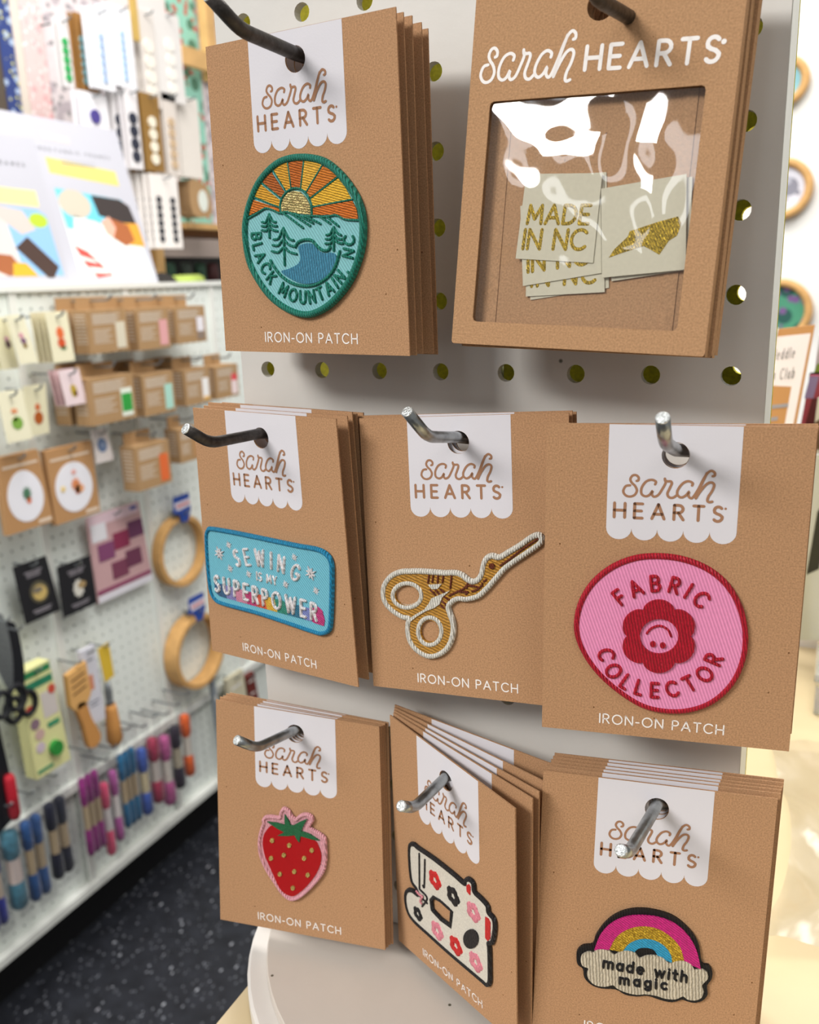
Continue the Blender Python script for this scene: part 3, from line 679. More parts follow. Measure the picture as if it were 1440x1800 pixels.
# ---- G : rainbow
rootG, q = make_card('G', 'front kraft card with a rainbow and cloud patch reading made with magic', 'kraft cards with the rainbow patch')
K = crop('G', 1000, 1580, .1875)
outl = K([(72, 560), (80, 490), (135, 442), (225, 428), (255, 345), (335, 235), (435, 155), (560, 108), (700, 98), (850, 122), (980, 168), (1085, 245), (1175, 345), (1225, 455), (1250, 608), (1315, 628), (1348, 690), (1338, 760), (1298, 815), (1302, 900), (1258, 955), (1180, 978), (1105, 962), (1060, 948), (970, 972), (860, 952), (740, 912), (640, 918), (530, 902), (440, 852), (300, 842), (205, 805), (145, 738), (132, 660), (85, 620)])
pg = patch(rootG, 'patch', cr(outl, True, 3), BLK, label='rainbow over a cloud shaped patch with black edge')
o1 = [(240, 475), (300, 330), (400, 225), (530, 165), (680, 150), (850, 170), (1000, 232), (1120, 340), (1198, 480), (1238, 655)]
o2 = [(380, 470), (440, 360), (530, 290), (640, 255), (760, 255), (880, 295), (980, 370), (1050, 460), (1085, 585)]
o3 = [(500, 495), (560, 420), (640, 380), (730, 370), (830, 395), (910, 450), (960, 530), (968, 600)]
o4 = [(612, 500), (660, 462), (740, 457), (800, 480), (835, 535)]
def band(o, i): return cr(K(o)) + cr(K(i))[::-1]
fill(pg, 'rainbow_band', band(o1, o2), thread('magenta', '#D61F83', 1.0), FT + .008, label='magenta outer rainbow band')
fill(pg, 'rainbow_band', band(o2, o3), gold('rainbow', '#EBB83C', 1.0), FT + .004, label='gold middle rainbow band')
fill(pg, 'rainbow_band', band(o3, o4), thread('sky', '#2FA3CF', 1.0), FT, label='blue inner rainbow band')
fill(pg, 'cloud', cr(K([(112, 560), (130, 515), (190, 490), (235, 500), (252, 475), (310, 465), (380, 482), (430, 520), (480, 490), (550, 480), (620, 500), (665, 550), (720, 530), (800, 525), (880, 545), (945, 600), (1000, 580), (1080, 575), (1150, 610), (1180, 660), (1240, 652), (1295, 682), (1303, 740), (1250, 800), (1263, 860), (1240, 920), (1180, 943), (1110, 933), (1070, 905), (1000, 933), (900, 925), (820, 900), (720, 885), (640, 890), (540, 870), (450, 830), (415, 800), (340, 815), (250, 800), (192, 750), (170, 692), (185, 645), (130, 620)]), True, 3), thread('cloud_cream', '#C9BEA8', .1, sc=50), FT + .014)
b = MB(cmap)
text(b, 'made with', K([(325, 632), (1100, 768)]), .155, .036, FT + .014, .022)
text(b, 'magic', K([(480, 785), (915, 838)]), .145, .036, FT + .014, .022)
b.build('lettering', BLK, pg, smooth=True)

# ---- copies behind each front card
def back_cards(root, shifts, labels, group, skip=()):
    for (dx, dy, dz, yaw, pitch, roll), lb in zip(shifts, labels):
        c = copy_tree(root, None, skip); c['label'] = lb; c['group'] = group
        M0 = root.matrix_world.copy(); t = M0.translation.copy()
        Rz = Matrix.Rotation(math.radians(yaw), 4, 'Z') @ Matrix.Rotation(math.radians(pitch), 4, 'X') @ Matrix.Rotation(math.radians(roll), 4, 'Y')
        M1 = Rz @ M0.to_3x3().to_4x4(); M1.translation = t + Vector((dx, dz, -dy)) * IN
        c.matrix_world = M1
ordn = ['second', 'third', 'fourth', 'fifth', 'sixth']
def lab(what, n): return [f'{ordn[i]} kraft card from the front in the {what} stack' for i in range(n)]
bpy.context.view_layer.update()
back_cards(rootA, [(0, .01, .2, 0, 0, 0), (.02, 0, .38, .5, 0, .3), (.03, .03, .66, -.3, 0, -.2), (.03, .05, .84, 0, 0, .2)], lab('Black Mountain oval patch', 4), 'kraft cards with the oval mountain patch')
back_cards(rootB, [(.02, 0, .26, .6, 0, 0), (0, -.03, .42, 1.2, 0, 0), (.03, 0, .52, 0.5, 0, .2), (.09, 0, .62, 0, 0, .1)], lab('sewing superpower patch', 4), 'kraft cards with the sewing superpower patch', skip=('patch',))
back_cards(rootC, [(0.02, -.02, .09, 0, 0, .3), (.05, .02, .19, 0, 0, -.2)], lab('stork scissors patch', 2), 'kraft cards with the stork scissors patch', skip=('patch',))
back_cards(rootD, [(.01, .02, .10, .3, 5.2, 0), (.0, .02, .26, .2, 4.6, 0)], lab('round pink patch', 2), 'kraft cards with the round pink patch', skip=('patch',))
back_cards(rootE, [(.01, 0, .07, -1.2, 0, .2), (.02, .01, .13, -1.8, 0, .1), (.03, 0, .19, -2.3, 0, 0), (.06, .01, .25, -2.6, 0, 0)], lab('strawberry patch', 4), 'kraft cards with the strawberry patch', skip=('patch',))
back_cards(rootG, [(.03, -.03, .09, .2, 0, 0), (.03, -.04, .16, .3, 0, 0), (.04, -.05, .23, .2, 0, .1), (.05, -.07, .30, .2, 0, -.1), (.05, -.08, .37, .3, 0, 0)], lab('rainbow patch', 5), 'kraft cards with the rainbow patch', skip=('patch',))
# fanned sewing machine cards turn about their left edge
RF, PF = CARDS['F']
for i, (th, dz, dx) in enumerate(((24.5, .05, .03), (22.0, .09, .02), (18.5, .14, .0), (11.0, .18, -.02))):
    c = copy_tree(rootF, None, ('patch',)); c['label'] = lab('fanned sewing machine patch', 5)[i]
    t = math.radians(th); Rn = [[math.cos(t), 0, math.sin(t)], [0, 1, 0], [-math.sin(t), 0, math.cos(t)]]
    c.matrix_world = root_matrix(Rn, [PF[0] + dx, PF[1] - .02 * (i + 1), PF[2] + dz], HW, HV)

# ================================================================ WINDOWED ENVELOPES
FILM = bpy.data.materials.new('clear_film'); FILM.use_nodes = True; nt = FILM.node_tree
for n_ in list(nt.nodes): nt.nodes.remove(n_)
fo = nt.nodes.new('ShaderNodeOutputMaterial'); mx = nt.nodes.new('ShaderNodeMixShader'); tr = nt.nodes.new('ShaderNodeBsdfTransparent'); gl = nt.nodes.new('ShaderNodeBsdfGlossy')
tr.inputs[0].default_value = (.96, .96, .96, 1); gl.inputs[0].default_value = (1, 1, 1, 1); gl.inputs['Roughness'].default_value = .045
lw = nt.nodes.new('ShaderNodeLayerWeight'); lw.inputs[0].default_value = .25
ma = nt.nodes.new('ShaderNodeMapRange'); ma.inputs['To Min'].default_value = .07; ma.inputs['To Max'].default_value = .5
nt.links.new(lw.outputs['Fresnel'], ma.inputs['Value']); nt.links.new(ma.outputs['Result'], mx.inputs[0])
nt.links.new(tr.outputs[0], mx.inputs[1]); nt.links.new(gl.outputs[0], mx.inputs[2]); nt.links.new(mx.outputs[0], fo.inputs[0])

RH, PH = CARDS['H']
rootH = empty('windowed_envelope', (0, 0, 0), 'front kraft envelope with clear window showing MADE IN NC labels', 'envelope', 'windowed kraft envelopes')
rootH.matrix_world = root_matrix(RH, PH)
def lh(px, py, t=0): return loc('H', px, py, t)
W_, Hh = 3.08, 4.25
bl, br = lh(793.8, 602.7), lh(1238.3, 627)
l0 = lh(837.3, 0); r0 = lh(1313, 0)
def ext(p, a, b):   # extend p->a line to b
    s = (b - p[1]) / (a[1] - p[1]); return (p[0] + (a[0] - p[0]) * s, b)
tl, trr = ext(bl, l0, -4.1), ext(br, r0, -4.1)
hc = lh(1057, 9)
win = [lh(861.6, 178.8), lh(1242, 149), lh(1190, 582), lh(830.4, 564.7)]
def rnd(P, r=.05):
    o = []
    n = len(P)
    for i in range(n):
        p = Vector(P[i]); a = (Vector(P[i - 1]) - p).normalized() * r; b = (Vector(P[(i + 1) % n]) - p).normalized() * r
        o += [tuple(p + a), tuple(p + a * .3 + b * .3), tuple(p + b)]
    return o
TH = .17
m = MB(cmap); m.poly(rnd([tl, trr, br, bl], .03), -.02, 0, [rnd(win), circ(hc[0], hc[1], .16, n=24)], back=True); tag(m.build('front_sheet', KRAFT2, rootH), 'kraft front with rounded window')
m = MB(cmap); m.poly([tl, trr, br, bl], -TH - .015, -TH, [circ(hc[0], hc[1], .16, n=24)], back=True); m.build('back_sheet', KRAFT2, rootH)
m = MB(cmap)
for a, e in ((tl, bl), (bl, br), (br, trr)):
    m.add([(a[0], a[1], -.02), (e[0], e[1], -.02), (e[0], e[1], -TH), (a[0], a[1], -TH)], [(0, 1, 2, 3)])
m.build('gusset', KRAFT2, rootH)
m = MB(cmap)
for x in (893, 1198):
    p0, p1 = (lh(903, 175, -TH), lh(871, 570, -TH)) if x == 893 else (lh(1203, 160, -TH), lh(1157, 580, -TH))
    m.poly([(p0[0] - .13 if x == 893 else p0[0], p0[1] - .2), (p0[0] if x == 893 else p0[0] + .16, p0[1] - .2), (p1[0] if x == 893 else p1[0] + .16, p1[1] + .1), (p1[0] - .13 if x == 893 else p1[0], p1[1] + .1)], -TH, -TH + .012)
m.build('glue_flap', KRAFT2, rootH)
# wrinkled film
nx, ny = 56, 48; pts = []; fs = []
for j in range(ny + 1):
    for i in range(nx + 1):
        u = i / nx; v = j / ny
        a = [win[0][k] * (1 - u) * (1 - v) + win[1][k] * u * (1 - v) + win[2][k] * u * v + win[3][k] * (1 - u) * v for k in (0, 1)]
        cx, cy = (win[0][0] + win[2][0]) / 2, (win[0][1] + win[2][1]) / 2
        a = [cx + (a[0] - cx) * 1.04, cy + (a[1] - cy) * 1.04]
        e = min(u, 1 - u, v, 1 - v) * 5; e = min(1, e)
        f = (.030 * math.sin(13.5 * u + 1.6 * v + .6) + .012 * math.sin(24 * u - 3 * v + 1.3)) * max(.15, 1 - 1.3 * v) + .004 * math.sin(31 * u + 12 * v) + .006 * math.sin(9 * (u + v) + 2) + .004 * math.sin(26 * (v - u * .5))
        bulge = .10 * math.sin(math.pi * v ** .75) * math.sin(math.pi * u) ** .5 if 0 < u < 1 else 0
        pts.append((a[0], a[1], -.04 + (bulge * .6 + f) * e))
for j in range(ny):
    for i in range(nx):
        k = j * (nx + 1) + i; fs.append((k, k + 1, k + nx + 2, k + nx + 1))
m = MB(cmap); m.add(pts, fs); tag(m.build('clear_window_film', FILM, rootH, smooth=True), 'crinkled clear plastic film catching the ceiling lights')
# print
m = MB(cmap)
allp = [p for s in SARAH_L for p in s]
x0 = min(p[0] for p in allp); x1 = max(p[0] for p in allp); yb_ = max(p[1] for p in SARAH_L[0])
A0 = Vector(lh(844, 146)); A1 = Vector(lh(1005, 135)); ex = (A1 - A0) / (x1 - x0); ey = Vector((-ex.y, ex.x)) * 1.28
for s in SARAH_L: m.ribbon([tuple(A0 + ex * (p[0] - x0) + ey * (p[1] - yb_)) for p in s], .036, .003)
text(m, 'HEARTS', [lh(1028, 123), lh(1262, 108)], .245, .045, .003)
p = lh(1273, 73); m.poly(circ(p[0], p[1], .028, n=10), .001, .003)
m.build('logo_lettering', INKW, rootH)
# envelope behind
for (dx, dy, dz, rl), lb in zip(((.05, .05, .20, -.4), (.06, .0, .41, .3)), ('second windowed kraft envelope from the front of its stack', 'rearmost windowed kraft envelope against the pegboard')):
    c = copy_tree(rootH, None, ('clear_window_film',)); c['label'] = lb
    M1 = rootH.matrix_world.copy(); M1 = Matrix.Rotation(math.radians(rl), 4, 'Y') @ M1.to_3x3().to_4x4(); M1.translation = rootH.matrix_world.translation + Vector((dx, dz, -dy)) * IN; c.matrix_world = M1

# woven labels inside the front envelope : things resting inside
CREAM = mat('woven_cream', '#D9D3BC', .75, noise=.03, nscale=800, wave=(1500, 1.5, .25, .2), spec=.2, sheen=.2)
GOLDP = gold('foil', '#DDBB3E', .5)
def wlab(quadpx, t, rows, label, shape=None):
    Q = [lh(820 + x * .30556, 130 + y * .30556, t) for x, y in quadpx]
    r = empty('woven_label', (0, 0, 0), label, 'fabric label', 'folded labels in the envelope window')
    r.matrix_world = rootH.matrix_world.copy()
    m = MB(cmap); m.poly(Q, t - .012, t, back=True); m.build('ribbon', CREAM, r)
    m = MB(cmap)
    for s, a, e, h in rows:
        A = lh(820 + a[0] * .30556, 130 + a[1] * .30556, t); E_ = lh(820 + e[0] * .30556, 130 + e[1] * .30556, t)
        text(m, s, [A, E_], h, .042, t + .001, .006, slant=.05)
    if rows: m.build('gold_lettering', GOLDP, r)
    if shape:
        m = MB(cmap); m.poly([lh(820 + x * .30556, 130 + y * .30556, t) for x, y in shape], t, t + .004); m.build('gold_state_outline', GOLDP, r)
wlab([(365, 590), (805, 565), (820, 1230), (368, 1300)], -.155, [], 'rearmost plain cream woven label under the MADE IN NC labels')
wlab([(350, 640), (790, 600), (795, 1255), (342, 1280)], -.138, [('IN NC', (375, 1222), (740, 1200), .2)], 'third cream woven label, lowest visible edge of the left stack')
wlab([(310, 760), (772, 640), (778, 1145), (325, 1220)], -.121, [('IN NC', (355, 1140), (700, 1092), .21)], 'second cream woven label slipped below the front MADE IN NC label')
wlab([(345, 575), (782, 570), (728, 1087), (283, 1062)], -.104, [('MADE', (350, 860), (700, 862), .205), ('IN NC', (325, 1005), (680, 1010), .22)], 'front cream woven label with gold words MADE IN NC')
wlab([(800, 680), (1300, 590), (1285, 1125), (835, 1192)], -.14, [], 'rear cream woven label behind the gold state outline label')
wlab([(775, 660), (1267, 575), (1262, 1125), (780, 1172)], -.10, [], 'cream woven label with a gold state outline', shape=[(820, 1057), (850, 1010), (930, 935), (940, 905), (1010, 882), (1100, 852), (1218, 820), (1237, 860), (1212, 930), (1165, 960), (1110, 1040), (1062, 1012), (1020, 990), (950, 1012), (880, 1035)])

# ================================================================ ROOM
FLOORM = mat('black_speckled_vinyl', '#23252B', .45, noise=.35, nscale=26, spec=.35, bump=.1, bscale=60)
nt = FLOORM.node_tree; p = nt.nodes['Principled BSDF']; tc = nt.nodes['Texture Coordinate']
prev = p.inputs['Base Color'].links[0].from_socket
for sc, th, keep, cc in ((75, .20, .88, '#A9ACB4'), (38, .12, .92, '#8d8d94'), (150, .27, .80, '#6A6D75'), (110, .22, .84, '#83868E')):
    v = nt.nodes.new('ShaderNodeTexVoronoi'); v.inputs['Scale'].default_value = sc; v.inputs['Randomness'].default_value = 1
    wp = nt.nodes.new('ShaderNodeMapping'); wp.inputs['Scale'].default_value = (1, .55, 1); nt.links.new(tc.outputs['Object'], wp.inputs[0]); nt.links.new(wp.outputs[0], v.inputs['Vector'])
    l = nt.nodes.new('ShaderNodeMath'); l.operation = 'LESS_THAN'; l.inputs[1].default_value = th; nt.links.new(v.outputs['Distance'], l.inputs[0])
    sp = nt.nodes.new('ShaderNodeSeparateColor'); nt.links.new(v.outputs['Color'], sp.inputs[0])
    g = nt.nodes.new('ShaderNodeMath'); g.operation = 'GREATER_THAN'; g.inputs[1].default_value = keep; nt.links.new(sp.outputs[0], g.inputs[0])
    ml = nt.nodes.new('ShaderNodeMath'); ml.operation = 'MULTIPLY'; nt.links.new(l.outputs[0], ml.inputs[0]); nt.links.new(g.outputs[0], ml.inputs[1])
    mxx = nt.nodes.new('ShaderNodeMix'); mxx.data_type = 'RGBA'; mxx.inputs['B'].default_value = (*lin(cc), 1)
    nt.links.new(ml.outputs[0], mxx.inputs['Factor']); nt.links.new(prev, mxx.inputs['A']); prev = mxx.outputs['Result']
nt.links.new(prev, p.inputs['Base Color'])
WALLW = mat('white_wall_paint', '#F2F1ED', .8, noise=.01, nscale=6)
WALLP = mat('pale_wall_paint', '#EDE6E2', .8, noise=.01, nscale=6)
def struct(name, mb, m): o = mb.build(name, m, flip=True); o['kind'] = 'structure'; return o
b = MB(w); b.box((-150, 56, -260), (90, 57, 142)); struct('floor', b, FLOORM)
b = MB(w); b.box((-150, -56, 140), (90, 56, 142)); struct('wall_back', b, WALLP)
b = MB(w); b.box((-6, -56, 90), (90, 56, 92)); struct('wall_right', b, WALLW)
b = MB(w); b.box((-150, -56, -260), (-148, 56, 140)); struct('wall_left', b, WALLP)

# ================================================================ GONDOLA with white pegboard
GX = -48.0
g_org = w(-55, 56, 40)
gond = empty('shelf_gondola', g_org, 'long white pegboard gondola running along the aisle behind the spinner', 'store shelf')
def yz(a, b_, t): return w(GX + t, b_, a)          # a = depth along the aisle, b = down, t = out from the board
for (y0, y1, dx) in ((-1.3, 39.3, 0), (40.1, 49.6, -.35)):
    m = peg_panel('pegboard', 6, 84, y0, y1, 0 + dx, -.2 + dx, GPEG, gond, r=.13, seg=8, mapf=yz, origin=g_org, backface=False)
    if dx: m['label'] = 'lower pegboard panel set back under the rail'
def gpart(name, a, b_, m, lbl=None):
    q = MB(w); q.box(a, b_); o = q.build(name, m, gond, offset=g_org)
    if lbl: o['label'] = lbl
    return o
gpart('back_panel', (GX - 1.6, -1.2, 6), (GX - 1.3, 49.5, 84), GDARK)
gpart('top_ledge', (GX - 16, -1.75, 5.8), (GX + .35, -1.32, 84.2), GRAIL)
gpart('middle_rail', (GX - .5, 39.32, 6), (GX + .45, 40.08, 84), GRAIL)
gpart('bottom_rail', (GX - 1.2, 49.62, 6), (GX + .5, 50.3, 84), GRAIL)
gpart('toe_kick', (GX - 3.0, 50.31, 7), (GX - 2.5, 55.99, 83), mat('toe_kick_black', '#101013', .6))
gpart('side_panel', (GX - 16, -1.3, 84.2), (GX, 55.9, 84.6), GRAIL)
for z in (13.2, 25.2, 37.2, 49.2, 61.2, 73.2):
    gpart('upright', (GX - .05, -1.3, z - .35), (GX + .16, 49.6, z + .35), GRAIL)

def gp(px, py, off): p = onax(px, py, 0, GX + off); return p[2], p[1]
def ghook(z, y, ln, label):
    q = MB(w); q.tube([(GX - .3, y, z), (GX + ln * .5, y + .02, z), (GX + ln - .3, y, z), (GX + ln, y - .1, z), (GX + ln + .25, y - .4, z)], .09, 6)
    o = q.build('wire_hook', WIRE); tag(o, label, 'hook', 'wire hooks on the white gondola'); return o
def gthing(name, label, cat, group, z, y, off):
    return empty(name, w(GX + off, y, z), label, cat, group)
def gmb(off=0): return MB(lambda a, b_, t: w(GX + t, b_, a))
def gadd(root, name, mb, m, lbl=None, smooth=False):
    o = mb.build(name, m, root, offset=root.location, smooth=smooth)
    if lbl: o['label'] = lbl
    return o
    return o
flatm = lambda n, c, r=.6: mat(n, c, r)
PRW = flatm('grey_print', '#CFC4B6'); GRL = flatm('text_grey', '#8f8f92')
# ---- kraft kit boxes
def kit(tl, br, label, sw, sw2=None, n=1, off=4.2, side_print=True):
    a0, y0 = gp(*tl, off); a1, y1 = gp(*br, off)
    for i in range(n):
        o_ = off - 2.0 * i; z0, z1 = a0 - .0, a1
        if i: z0, z1 = z0 - .15, z1 - .2
        r = gthing('kit_box', label if i == 0 else 'rear twin of the ' + label, 'box', 'kraft craft kit boxes on the gondola', (z0 + z1) / 2, y1, o_)
        q = gmb(); q.box((z0, y0, o_ - 1.6), (z1, y1, o_)); gadd(r, 'carton', q, KRAFT3)
        q = gmb(); q.box((z0 + .5, y0 - 1.0, o_ - 1.62), (z1 - .5, y0 + .2, o_ - 1.56)); gadd(r, 'hang_tab', q, KRAFT3)
        q = gmb(); hz = z1 - z0; hy = y1 - y0
        for k in range(5): q.poly([(z0 + .1 * hz, y0 + hy * (.1 + .05 * k)), (z0 + (.82 - .1 * (k % 2)) * hz, y0 + hy * (.1 + .05 * k)), (z0 + (.82 - .1 * (k % 2)) * hz, y0 + hy * (.125 + .05 * k)), (z0 + .1 * hz, y0 + hy * (.125 + .05 * k))], o_, o_ + .012)
        for k in range(7): q.poly([(z0 + .1 * hz, y0 + hy * (.45 + .05 * k)), (z0 + (.58 - .06 * (k % 3)) * hz, y0 + hy * (.45 + .05 * k)), (z0 + (.58 - .06 * (k % 3)) * hz, y0 + hy * (.468 + .05 * k)), (z0 + .1 * hz, y0 + hy * (.468 + .05 * k))], o_, o_ + .012)
        gadd(r, 'fine_print', q, PRW)['kind'] = 'stuff'
        if side_print:
            q = MB(w)
            for k in range(9): q.box((GX + o_ - 1.4, y0 + hy * (.1 + .08 * k), z0 - .012), (GX + o_ - .3, y0 + hy * (.125 + .08 * k), z0 + .01))
            gadd(r, 'side_print', q, PRW)['kind'] = 'stuff'
        if i == 0:
            q = gmb(); q.poly([(z0 + .68 * hz, y0 + hy * .3), (z0 + .93 * hz, y0 + hy * .3), (z0 + .93 * hz, y0 + hy * .92), (z0 + .68 * hz, y0 + hy * .92)], o_, o_ + .03)
            gadd(r, 'colour_swatch', q, flatm('swatch_' + sw[1:], sw), 'colour swatch showing the kit inside')
            if sw2:
                q = gmb(); q.poly([(z0 + .69 * hz, y0 + hy * sw2[1]), (z0 + .92 * hz, y0 + hy * sw2[1]), (z0 + .92 * hz, y0 + hy * sw2[2]), (z0 + .69 * hz, y0 + hy * sw2[2])], o_ + .03, o_ + .04)
                gadd(r, 'colour_swatch', q, flatm('swatch_' + sw2[0][1:], sw2[0]))
    ghook((a0 + a1) / 2, y0 - .7, off + .4, f'wire hook carrying the {label[:60]}')
kit((153, 546), (228, 615), 'kraft kit box with a cream swatch, top row left', '#D5CDB8', None, 2)
kit((237, 543), (301, 610), 'kraft kit box with a pink swatch, top row', '#DDA3A5', None, 2)
kit((306, 540), (364, 599), 'kraft kit box with a white cat picture, top row right', '#8B7A6E', ('#E8E4EA', .3, .7), 2)
kit((153, 667), (241, 733), 'kraft kit box with a bright green swatch, second row', '#E2E8DC', ('#2E9A3E', .42, .82), 2)
kit((248, 660), (310, 721), 'kraft kit box with a mint swatch, second row', '#A9D6C8', None, 2)
kit((322, 651), (372, 705), 'kraft kit box with a white and amber swatch, second row', '#EDEBEA', ('#E2B56A', .82, .92), 2)
kit((377, 645), (421, 694), 'kraft kit box with a red and white swatch, second row right', '#EBD9DA', ('#D8404A', .3, .5), 1)
kit((236, 787), (303, 846), 'kraft kit box with an orange swatch, third row', '#DD6A35', None, 1)
kit((313, 756), (352, 805), 'kraft kit box partly behind the spinner, third row', '#B5895C', None, 1)

def card(tl, br, off, name, label, cat, group, hexc, th=.12, lean=0, hk=True, n=1, back='#D8CFAE'):
    """upright flat pack facing the aisle; lean shifts the foot along the aisle"""
    if len(tl) == 4:
        Q = [gp(*p_, off) for p_ in tl]; a0, y0 = Q[0]; a1t = Q[1][0]; a1, y1 = Q[2]
        y0 = (Q[0][1] + Q[1][1]) / 2; y1 = (Q[2][1] + Q[3][1]) / 2
        Q = [(Q[0][0], y0), (Q[1][0], y0), (Q[2][0], y1), (Q[3][0], y1)]
    else:
        a0, y0 = gp(*tl, off); a1, y1 = gp(*br, off); a1t = a1 - lean
        Q = [(a0, y0), (a1t, y0), (a1, y1), (a0 + lean, y1)]
    r = gthing(name, label, cat, group, (a0 + a1) / 2, y1, off)
    q = gmb(); q.poly(Q, off - th, off, back=True); gadd(r, 'backing_card', q, flatm('stock_' + hexc[1:], hexc))
    for k in range(1, n):
        rr = gthing(name, ['second', 'third', 'fourth', 'fifth'][k - 1] + ' pack from the front behind the ' + ('orange flower pack' if 'orange' in label else 'pale pink pack'), cat, group, (a0 + a1) / 2, y1, off - .5 * k)
        q = gmb(); q.poly([(x - .05 * k, y) for x, y in Q], off - .45 * k - th, off - .45 * k, back=True); gadd(rr, 'backing_card', q, flatm('stock_' + back[1:], back))
    if hk: ghook((a0 + a1t) / 2, y0 + .35, off + .5, 'wire hook carrying the ' + label[:70])
    def rel(u, v):
        return (Q[0][0] * (1 - u) * (1 - v) + Q[1][0] * u * (1 - v) + Q[2][0] * u * v + Q[3][0] * (1 - u) * v, Q[0][1] * (1 - u) * (1 - v) + Q[1][1] * u * (1 - v) + Q[2][1] * u * v + Q[3][1] * (1 - u) * v)
    return r, rel
def blob(r, rel, u, v, ru, rv, off, name, hexc, h=.03, n=10, lbl=None, jag=0):
    q = gmb(); P = []
    for i in range(n * 2):
        a = math.pi * i / n; k = 1 + (jag * (-1) ** i)
        P.append(rel(u + ru * k * math.cos(a), v + rv * k * math.sin(a)))
    q.poly(P, off, off + h); gadd(r, name, q, flatm('print_' + hexc[1:], hexc), lbl)
def rect(r, rel, u0, v0, u1, v1, off, name, hexc, h=.02, lbl=None):
    q = gmb(); q.poly([rel(u0, v0), rel(u1, v0), rel(u1, v1), rel(u0, v1)], off, off + h); gadd(r, name, q, flatm('print_' + hexc[1:], hexc), lbl)
def printlines(r, rel, rows, off, hexc, name='fine_print'):
    q = gmb()
    for u0, v, u1, h in rows:
        q.poly([rel(u0, v), rel(u1, v), rel(u1, v + h), rel(u0, v + h)], off, off + .014)
    gadd(r, name, q, flatm('print_' + hexc[1:], hexc))['kind'] = 'stuff'
GRP = 'cream packs of embroidered motifs'
# cream packs, tilted out from the hook
r, f = card(((80, 550), (117, 546), (132, 632), (96, 640)), None, 3.6, 'motif_pack', 'cream pack with an orange flower motif beside the kraft boxes', 'pack', GRP, '#EBE5C6', lean=.9, n=4)
blob(r, f, .5, .42, .17, .12, 3.6, 'motif', '#E8703A', jag=.15); blob(r, f, .5, .62, .18, .1, 3.6, 'motif', '#D8582E', jag=.1); blob(r, f, .55, .72, .14, .04, 3.6, 'motif', '#6D8A5A')
r, f = card(((12, 556), (40, 551), (67, 632), (38, 646)), None, 3.8, 'motif_pack', 'cream pack with a purple and brown ice cream motif, top left', 'pack', GRP, '#EDE8CB', lean=1.0)
blob(r, f, .48, .42, .13, .06, 3.8, 'motif', '#D79AA8'); blob(r, f, .53, .53, .16, .06, 3.8, 'motif', '#7E5A78'); blob(r, f, .55, .63, .12, .05, 3.8, 'motif', '#8F7330')
r, f = card(((-20, 560), (11, 556), (34, 645), (5, 652)), None, 2.6, 'motif_pack', 'cream pack with a dark berry motif behind the ice cream pack', 'pack', GRP, '#E6E0BF', lean=1.0, hk=False)
blob(r, f, .7, .52, .15, .08, 2.6, 'motif', '#5E4650'); blob(r, f, .68, .42, .12, .05, 2.6, 'motif', '#D29AB4')
r, f = card(((-42, 560), (-4, 556), (9, 648), (-24, 654)), None, 1.8, 'motif_pack', 'cream pack with a pink motif cut off at the left edge', 'pack', GRP, '#E8E2C2', lean=1.0, hk=False)
blob(r, f, .85, .5, .15, .1, 1.8, 'motif', '#DD8FB5')
r, f = card(((-5, 690), (38, 684), (58, 770), (15, 780)), None, 3.8, 'motif_pack', 'cream pack with a green and yellow pineapple motif', 'pack', GRP, '#EEE9CC', lean=.9)
blob(r, f, .5, .40, .13, .05, 3.8, 'motif', '#E49A6C'); blob(r, f, .52, .64, .22, .13, 3.8, 'motif', '#7DA845'); blob(r, f, .46, .56, .1, .04, 3.8, 'motif', '#D9D45A')
r, f = card(((41, 680), (80, 674), (87, 760), (54, 768)), None, 3.0, 'motif_pack', 'cream pack with a brown bottle motif beside the pineapple pack', 'pack', GRP, '#DAD4B4', lean=.5)
blob(r, f, .52, .44, .12, .07, 3.0, 'motif', '#C96A3A'); blob(r, f, .52, .66, .22, .13, 3.0, 'motif', '#A85418')
r, f = card(((103, 652), (138, 647), (153, 708), (118, 714)), None, 3.8, 'motif_pack', 'pale pink pack with a small yellow and green motif', 'pack', GRP, '#E9D5D8', lean=.8, n=3, back='#DDB9BC')
blob(r, f, .5, .6, .15, .18, 3.8, 'motif', '#BFA23A'); blob(r, f, .57, .68, .08, .08, 3.8, 'motif', '#D0654A')
r, f = card(((162, 764), (186, 746), (200, 803), (170, 820)), None, 2.4, 'motif_pack', 'white pack with a round blue flower motif', 'pack', GRP, '#ECE4E2', lean=.8)
blob(r, f, .5, .48, .28, .22, 2.4, 'motif', '#6F86AE'); blob(r, f, .5, .48, .08, .06, 2.43, 'motif', '#AAB9D3')
# kraft hoop-art kits with round windows
for (tl, br, mot, lb) in ((((-5, 810), (66, 786), (95, 917), (14, 941)), None, '#4E7A5E', 'big kraft kit card, white round window with a carrot motif'), (((78, 795), (160, 773), (177, 902), (98, 920)), None, '#D9895A', 'big kraft kit card, white round window with an orange floral motif')):
    r, f = card(tl, br, 2.6, 'embroidery_kit', lb, 'craft kit', 'kraft embroidery kit cards', '#B5895C', lean=.5, th=.5)
    blob(r, f, .5, .56, .40, .34, 2.6, 'white_disc', '#E9E8EF', n=18, lbl='round white fabric window')
    blob(r, f, .53, .53, .09, .08, 2.64, 'stitched_motif', mot, jag=.25); blob(r, f, .55, .62, .05, .05, 2.64, 'stitched_motif', '#D8744A')
    if mot == '#D9895A':
        blob(r, f, .52, .36, .05, .035, 2.64, 'stitched_motif', '#E3A9A0'); blob(r, f, .25, .55, .05, .04, 2.64, 'stitched_motif', '#E9CE8A'); blob(r, f, .6, .6, .1, .06, 2.64, 'stitched_motif', '#E5A273')
    printlines(r, f, [(.08, .13, .92, .03), (.68, .92, .96, .045)], 2.6, '#DCCBB8')
